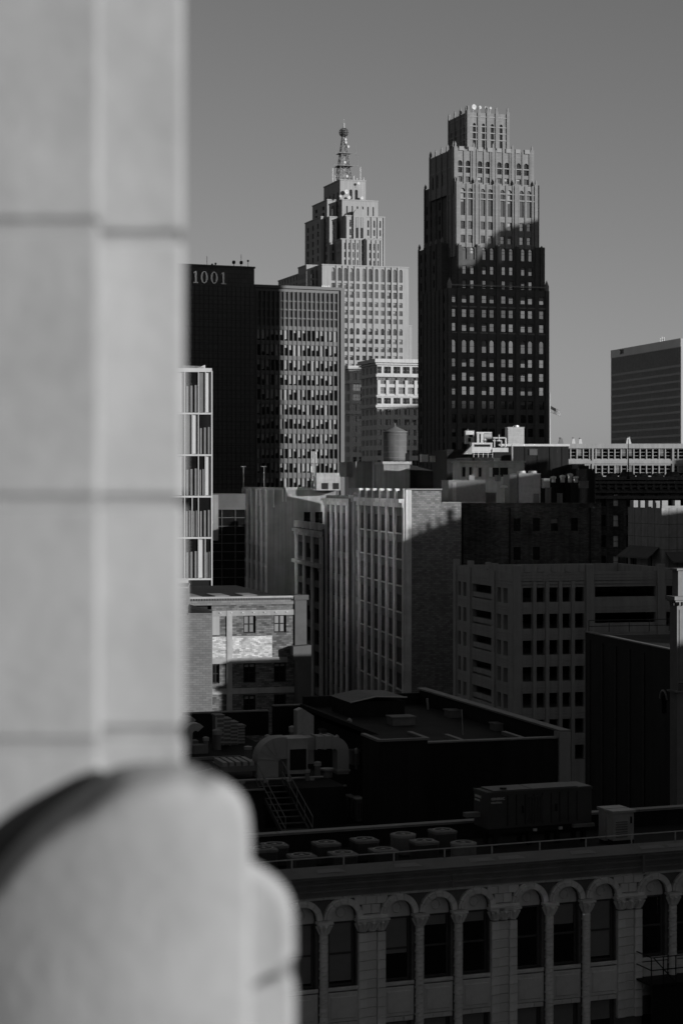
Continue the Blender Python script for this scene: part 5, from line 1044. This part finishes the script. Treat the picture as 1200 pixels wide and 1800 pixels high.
xr0, xr1 = X(400, 0.45), X(1230, 0.45); MB().tube((xr0,0.45,48.64), (xr1,0.45,48.68), 0.022, 6).build('rail', STEEL, rl)
# fire escape
fe = place('fire_escape', None, b.o, (X(1113), 0, 0)); zf = Z(1752)
mb = MB().box(0, 2.6, -1.1, -0.02, zf-0.06, zf)
mb.build('landing', BLACK, fe)
mb = MB()
for x in (0.02, 0.45, 0.9, 1.3, 1.75, 2.2): mb.tube((x,-1.08,zf), (x,-1.08,zf+0.85), 0.022, 5)
for z in (0.45, 0.85): mb.tube((0,-1.08,zf+z), (2.6,-1.08,zf+z), 0.02, 5).tube((0.02,-1.08,zf+z), (0.02,-0.02,zf+z), 0.02, 5)
mb.tube((0.1,-1.06,zf+0.85), (0.9,-1.06,zf), 0.02, 5).build('guard_rail', BLACK, fe)
mb = MB().tube((0.9,-1.0,zf), (2.4,-0.5,zf-2.4), 0.05, 5).tube((0.9,-0.5,zf), (2.4,-0.1,zf-2.4), 0.05, 5); mb.box(0.1, 2.5, -1.0, -0.9, zf-2.2, zf-0.1); mb.build('flight', BLACK, fe)
# condensers
def cond_meshes(rnd):
    w = 0.40; c = 0.09
    oct_ = [(-w+c,-w),(w-c,-w),(w,-w+c),(w,w-c),(w-c,w),(-w+c,w),(-w,w-c),(-w,-w+c)]
    if rnd: oct_ = [(0.42*math.cos(2*math.pi*i/20), 0.42*math.sin(2*math.pi*i/20)) for i in range(20)]
    body = MB().prismz(oct_, 0.05, 0.62)
    for i in range(8): z = 0.1+i*0.065; body.prismz([(x*1.02, y*1.02) for x, y in oct_], z, z+0.022)
    top = MB().prismz([(x*1.05, y*1.05) for x, y in oct_], 0.62, 0.70)
    ring = MB(); n = 22
    for i in range(n): t, u = 2*math.pi*i/n, 2*math.pi*(i+1)/n; ring.tube((0.31*math.cos(t),0.31*math.sin(t),0.715), (0.31*math.cos(u),0.31*math.sin(u),0.715), 0.024, 5)
    for t in (0.4, 1.97): ring.tube((0.3*math.cos(t),0.3*math.sin(t),0.713), (-0.3*math.cos(t),-0.3*math.sin(t),0.713), 0.007, 4)
    well = MB().lathe([(0.30, 0.703), (0.30, 0.708)], 22); hub = MB().lathe([(0.07, 0.71), (0.06, 0.735)], 10)
    return body, top, ring, well, hub
cm = {}
for rnd in (0, 1):
    bo, to, ri, we, hu = cond_meshes(rnd); lid = mat('pale condenser lid', 0.36, 0.6, 0.2, 3) if rnd else mat('grey condenser lid', 0.24, 0.6, 0.2, 3)
    cm[rnd] = (('coil_body', bo.mesh('coil_body', GENM if not rnd else STEELD)), ('lid', to.mesh('lid', lid)), ('fan_guard', ri.mesh('fan_guard', STEEL)), ('fan_well', we.mesh('fan_well', BLACK)), ('fan_hub', hu.mesh('fan_hub', STEEL)))
for px, py, rnd, rz, lab in ((463, 1491, 0, .3, 'condenser half hidden by the blurred pillar, front of the first pair'), (482, 1484, 0, .3, 'condenser behind the one half hidden by the pillar'), (530, 1503, 0, .35, 'nearest condenser, left end of the front row before the rail'), (573, 1481, 0, .35, 'back row condenser at left, second from the pillar pair'),
        (602, 1499, 0, .35, 'front row condenser in the middle with pale rim'), (640, 1475, 0, .35, 'back row condenser in the middle, left of the pale round one'), (673, 1493, 0, .35, 'front row condenser at the right of the pale-rimmed one'), (708, 1466, 1, 0, 'pale round condenser catching light on the roof'),
        (745, 1478, 0, .35, 'condenser right of the pale round one'), (777, 1459, 0, .35, 'farthest condenser, by the dark generator'), (814, 1481, 1, 0, 'low round condenser below the generator end')):
    Y = (60-(zr+0.7))*FP/(py-850); o = thing('condenser', lab, 'condenser', (gx(px, Y), Y, zr), rz, 'condensers on the arcaded building roof')
    ch = {nm: place(nm, me, o) for nm, me in cm[rnd]}; ch['fan_hub'].parent = ch['fan_guard']; ch['fan_well'].parent = ch['lid']
# generator
gb = B('generator', 'long dark boxed generator with white lettering on the arcaded building roof', 'generator', 857, 69, 21)
b = gb; L = b.fx(1039); D = b.ly(832.5); zb = b.z(1458); zt = b.z(1394); o = b.o
hs = MB().box(0, L, 0, D, zb, zt).build('housing', GENM, o)
x1_ = L*0.86; MB().box(L*0.06, L*0.42, 0.06, D-0.04, zt, zt+0.05).box(L*0.43, x1_, 0.06, D-0.04, zt, zt+0.05).box(x1_+0.05, L, 0.02, D, zt, zt+0.03).build('roof_panel', mat('generator roof', 0.10, 0.45, 0.15, 1, spec=0.5), o)
MB().box(-0.03, L+0.03, -0.03, 0.0, zt-0.08, zt+0.02).box(-0.03, 0.0, 0.0, D, zt-0.08, zt+0.02).build('eave', GENM, o)
for i in range(9): MB().box(-0.012, 0.012, -0.02, 0.0, zb+0.1, zt-0.12).build('panel_seam', BLACK, hs, (0.75+i*(L-1.0)/9, 0, 0))
for i in range(10): MB().box(-0.02, 0.02, -0.03, 0.0, zb+0.15, zt-0.2).build('louvre', GENM, hs, (1.55+i*0.06, 0, 0))
for x in (1.3, 2.6): MB().box(x, x+0.06, -0.05, 0, zb+0.5, zb+0.75).build('door_handle', BLACK, hs)
tx = text_mesh('GENERAC', 0.115, 0.004, SIGNW, 0.003); place('lettering', tx, hs, (0.12, -0.012, zt-0.26)); tx2 = text_mesh('INDUSTRIAL', 0.075, 0.004, SIGNW, 0.002); place('lettering', tx2, hs, (0.12, -0.012, zt-0.38))
place('lettering', tx, hs, (-0.012, D-0.1, zt-0.26), -math.pi/2); place('lettering', tx2, hs, (-0.012, D-0.1, zt-0.38), -math.pi/2)
MB().box(0.1, L-0.1, 0.05, D-0.05, zb-0.18, zb).build('fuel_tank', BLACK, o)
for x in (0.3, 1.6, 2.7, L-0.3):
    for y in (0.1, D-0.3): MB().box(x, x+0.12, y, y+0.2, zr, zb-0.18).build('stand', BLACK, o)
for x in (1.75, 2.75): MB().box(x, x+0.13, -0.02, 0.1, zb-0.17, zb-0.08).build('connector_box', WHITE_P, o)
MB().box(-0.55, -0.02, D*0.5, D*0.5+0.3, zb+0.35, zb+0.5).build('exhaust_stub', STEELD, o); MB().lathe([(0.12, 0), (0.12, 0.05)], 12, (0.75, 0.35)).build('filler_cap', BLACK, o, (0, 0, zt+0.05))
MB().box(L*0.8, L+0.05, -0.15, -0.03, zb-0.12, zb+0.0).build('cable_tray', STEELD, o)
# split units
for px, py, lab, k in ((1062, 1478, 'rear pale split air conditioner right of the generator', 0), (1077, 1484, 'front pale split air conditioner with slatted grille, right of the generator', 1)):
    Y = (60-zr)*FP/(py-850)-1.0+(0.35 if k == 0 else 0); o, w, h = unit('split_air_conditioner', lab, 'air conditioner', px, px+41, 1430 if k else 1425, 1478, Y, 0.45, STEEL, 21, 'pale split air conditioners')
    for j in range(7): MB().box(0.1, w*0.68, -0.025, 0.005, 0.1+j*0.085, 0.145+j*0.085).build('slat', STEELD, o)
    MB().box(w*0.82, w*0.9, -0.02, 0.01, h*0.6, h*0.85).build('badge', BLACK, o); MB().box(0, w, 0, 0.4, zr-o.location.z, 0).build('foot', BLACK, o)
# ------------------------------------------------------------------ the blurred stone pillar beside the camera
PL = thing('stone_pillar', 'pale blurred limestone pillar with rounded base close at the left', 'pillar', (0, 4.0, 0))
def K(px, py, Y): return (gx(px, Y), gz(py, Y))
def soft_box(x0, x1, y0, y1, z0, z1, bv, name, m=PILLAR):
    me = MB().box(x0, x1, y0, y1, z0, z1).mesh(name, m); o = place(name, me, PL, (0, -4.0, 0))
    bm = o.modifiers.new('bevel', 'BEVEL'); bm.width = bv; bm.segments = 4
    return o
zj = [63.2, 62.66, 62.14, 61.61, 61.08, gz(395, 4), gz(882, 4), gz(1310, 4), 58.95, 58.4, 57.8]
def taper_stone(poly, z0, z1, bv, name='shaft_stone'):
    o = place(name, MB().prismz(poly, z0, z1).mesh(name, PILLAR), PL, (0, -4.0, 0)); m_ = o.modifiers.new('bevel', 'BEVEL'); m_.width = bv; m_.segments = 5
for a, c in zip(zj, zj[1:]):
    taper_stone([(-1.6, 4.0), (-0.482, 4.0), (-0.507, 4.2), (-0.52, 4.9), (-1.6, 4.9)], c+0.009, a-0.009, 0.015); taper_stone([(-0.56, 4.19), (-0.3305, 4.19), (-0.42, 5.0), (-0.6, 5.0)], c+0.009, a-0.009, 0.015)
MB().box(-1.6, -0.53, 4.014, 4.9, 57, 63.2).box(-0.53, -0.50, 4.014, 4.15, 57, 63.2).prismz([(-0.56, 4.208), (-0.347, 4.208), (-0.45, 5.0), (-0.6, 5.0)], 57, 63.2).build('mortar_core', mat('pale mortar', 0.44, 0.95, 0.15, 8), PL, (0, -4, 0))
def bulge(outline, Yf, cen, rfun, cyl, name, back=0.9, hfun=lambda p: 0.02):
    pts = []
    for (xa, ya), (xb, yb_) in zip(outline, outline[1:]):
        k = max(1, int(math.hypot(xb-xa, yb_-ya)/14))
        for i in range(k): pts.append((xa+(xb-xa)*i/k, ya+(yb_-ya)*i/k))
    pts.append(outline[-1])
    for _ in range(3): pts = [pts[0]]+[((p[0]+2*q[0]+r[0])/4, (p[1]+2*q[1]+r[1])/4) for p, q, r in zip(pts, pts[1:], pts[2:])]+[pts[-1]]
    fr_ = [0, .006, .014, .025, .04, .06, .085, .115, .15, .19, .24, .3, .4, .52, .66, .8, .93]
    vs = []; s = Yf/FP
    for p in pts: yo = Yf+hfun(p)+cyl(p[0]); x, z = K(p[0], p[1], yo); vs.append((x*(1+back*0.3/yo), yo+back*0.3, CZ+(z-CZ)*(1+back*0.3/yo)))
    for f in fr_:
        for p in pts:
            q = (p[0]+(cen[0]-p[0])*f, p[1]+(cen[1]-p[1])*f); L = math.hypot(cen[0]-p[0], cen[1]-p[1]); r = rfun(p); d = min(1.0, f*L/r)
            y = Yf+hfun(p)*(1-d)**1.5+cyl(q[0])
            x, z = K(q[0], q[1], y); vs.append((x, y, z))
    n = len(pts); fs = []
    for j in range(len(fr_)):
        for i in range(n-1): fs.append((j*n+i, j*n+i+1, (j+1)*n+i+1, (j+1)*n+i))
    mb = MB().add(vs, fs); mb.sm = True
    return mb.build(name, PILLAR, PL, (0, -4, 0))
cylf = lambda px: 0.8*max(0, (290-px)/FP*3.6)**2+0.9*max(0, (px-290)/FP*3.8)**2
def sst(a, c, x): t = min(1, max(0, (x-a)/(c-a))); return t*t*(3-2*t)
bulge([(-140, 2000), (-140, 1760), (-70, 1610), (0, 1516), (60, 1450), (120, 1402), (185, 1356), (230, 1341), (325, 1338), (362, 1354), (415, 1384), (434, 1408), (440, 1450), (441, 1500), (441, 2000)], 3.80, (250, 2010),
      lambda p: 36+26*sst(0, 170, p[0])-12*sst(180, 300, p[0])-30*sst(340, 420, p[0]), cylf, 'rounded_block', 0.5, lambda p: 0.02+(0.035+0.075*sst(0, 170, p[0]))*(1-sst(325, 395, p[0])))
bulge([(380, 1480), (440, 1512), (485, 1540), (505, 1560), (516, 1590), (518, 1640), (518, 1680)], 3.9, (400, 1760), lambda p: 22, lambda px: 0, 'stepped_block', 0.5)
bulge([(400, 1740), (450, 1728), (500, 1706), (514, 1702), (518.5, 1716), (518.5, 2000)], 3.9, (390, 2000), lambda p: 16, lambda px: 0, 'stepped_block', 0.5)
MB().box(*[v for v in (K(300, 0, 3.95)[0], K(512, 0, 3.95)[0])], 3.95, 4.02, 57, gz(1625, 3.95)).build('mortar_core', MATS['pale mortar'], PL, (0, -4, 0))
# ================================================================== unseen blocks added outside the frame, sized to cast the long evening shadows
TE = math.tan(R(SUN_EL))
def caster(name, label, u0, u1, w, h0, h1=None, crest=None):  # unseen box, placed and sized for the shadow it throws
    o = thing(name, label, 'building', (0, 0, 0), R(SUN_AZ), 'unseen blocks added for shadow'); h1 = h0 if h1 is None else h1
    MB().prism([(u0, 0), (u1, 0), (u1, h1), (u0, h0)], -(w+14), -w).build('wall', FAR, o)
    if crest:
        for a, c, h in crest: MB().box(a, c, -(w+3), -w, min(h0, h1)-1, h).build('merlon', FAR, o)
    return o
caster('unseen_block', 'wide added shadow block beyond the right edge, nearest the arcaded building', 30, 95, 25, 70)
caster('unseen_block', 'sloping-topped added shadow block beyond the right edge, opposite the patched brick building', 95.2, 111, 10, 61.9, 66.4)
caster('unseen_block', 'added shadow block beyond the right edge opposite the parking garage', 150, 192, -14, 74)
caster('unseen_block', 'taller added shadow block beyond the right edge opposite the panelled penthouse', 192.2, 204, -14, 77)
caster('unseen_block', 'toothed added shadow block beyond the right edge opposite the sunlit brick wall', 204.2, 212.2, -60, 71.6, 74.2, [(206.1, 206.6, 73.5), (207.1, 207.5, 73.6), (207.9, 208.5, 74.0), (209.0, 209.4, 74.4), (209.9, 210.7, 75.2)])
caster('unseen_block', 'added shadow block beyond the right edge opposite the sooty brick roof', 212.5, 232, -50, 81)
caster('unseen_block', 'added shadow block beyond the right edge opposite the black mechanical block', 232.2, 262, -65, 84.8)
caster('unseen_block', 'added shadow block beyond the right edge opposite the water tank', 262.2, 300, -65, 83)
caster('unseen_tower', 'added shadow tower beyond the right edge opposite the dark brick tower', 376.5, 402, -105, 144)
caster('unseen_tower', 'slim added shadow tower crown beyond the right edge opposite the dark brick tower', 383, 389.5, -104, 143, 152)
caster('unseen_tower', 'upper crown of the slim added shadow tower beyond the right edge, opposite the dark brick tower', 389.7, 402, -104, 152, 154.5)
caster('unseen_tower', 'added shadow tower beyond the right edge opposite the numbered slab', 402.2, 435.6, -145, 174)
caster('unseen_tower', 'added shadow tower beyond the right edge opposite the sunlit white block', 550, 592, -215, 129.7)
caster('unseen_tower', 'added shadow tower beyond the right edge opposite the grey terracotta block', 594, 614, -246, 150)
caster('unseen_block', 'added shadow block beyond the right edge opposite the ribbon window building', 534, 548, -141, 99)
LB = []
def blk(name, label, x0, x1, y0, y1, h, m=FAR):
    o = thing(name, label, 'building', (x0, y0, 0), 0, 'city blocks out of frame'); LB.append(o); MB().box(0, x1-x0, 0, y1-y0, 0, h).build('wall', m, o); MB().box(-0.4, x1-x0+0.4, -0.4, y1-y0+0.4, h, h+1).build('cornice', m, o)
GLROW = mat('sun reflector glass', 0.92, 0.16, 0.1, 0.2, metal=1.0)  # mirror glass for the unseen sun reflectors
blk('unseen_tower', 'the tall stone tower that the camera stands on, behind the view', -60, 1.2, -45, -1.3, 95)
for i in range(7): blk('unseen_block', '%s unseen added block from the camera along the left side of the street' % ['nearest', 'second', 'third', 'fourth', 'fifth', 'sixth', 'seventh and farthest'][i], -90-4*i, -36-4.2*i, 30+52*i, 78+52*i, [72, 84, 76, 90, 82, 80, 88][i])  # unseen row added to cut the left sky and bounce sun
for i in range(9): caster('unseen_block', '%s added sky-blocking block from the left in the low row far behind the camera' % ['first', 'second', 'third', 'fourth', 'fifth', 'sixth', 'seventh', 'eighth', 'ninth'][i], -60+70*i, 6+70*i, 110, [78, 74, 80, 76, 82, 79, 83, 78, 80][i])  # unseen low row added to block the sky near the horizon
for k, (u0, u1, w, h) in enumerate(((30, 92, 60, 118), (142, 168, 30, 98), (170, 193, 45, 100), (216, 244, 20, 96), (272, 300, 20, 104), (302, 330, 10, 88), (332, 370, 15, 92))):  # unseen towers added to block sky glow and darken shaded walls
    caster('unseen_tower', '%s added sky-blocking tower from the left among those standing behind and right of the camera' % ['first', 'second', 'third', 'fourth', 'fifth', 'sixth', 'seventh'][k], u0, u1, w, h)
rnd = random.Random(5)
for k in range(44):                                          # unseen glass reflectors, added and tilted to throw sun back across the street
    y = 214+k*3.0; i = min(6, int((y-30)//52)); xw = -36-4.2*i; o = LB[1+i]
    for z0 in (57.5, 65, 72.5):
        if rnd.random() < 0.5: continue
        w = rnd.uniform(2.0, 3.0); h = rnd.uniform(5, 7.8)
        q = place('glass_reflector', MB().box(0, 0.4, -w/2, w/2, 0, h).mesh('glass_reflector', GLROW), o, (xw+0.3-o.location.x, y+rnd.uniform(-0.6, 0.6)-o.location.y, z0+rnd.uniform(0, 1.5)), R(rnd.uniform(-3.5, 3.5)))
        q.rotation_euler.y = R(rnd.uniform(-2.5, 2.5))
for y, z, w, h in ((32.5, 59.0, 0.8, 1.6), (35.5, 59.4, 1.0, 2.0), (38.5, 58.8, 0.9, 1.5), (42.5, 58.6, 0.7, 1.2)):  # more unseen reflectors, aimed to dapple the arcade cornice
    place('glass_reflector', MB().box(0, 0.4, -w/2, w/2, 0, h).mesh('glass_reflector', GLROW), LB[1], (-36+0.3-LB[1].location.x, y-LB[1].location.y, z), R(rnd.uniform(-1, 1)))
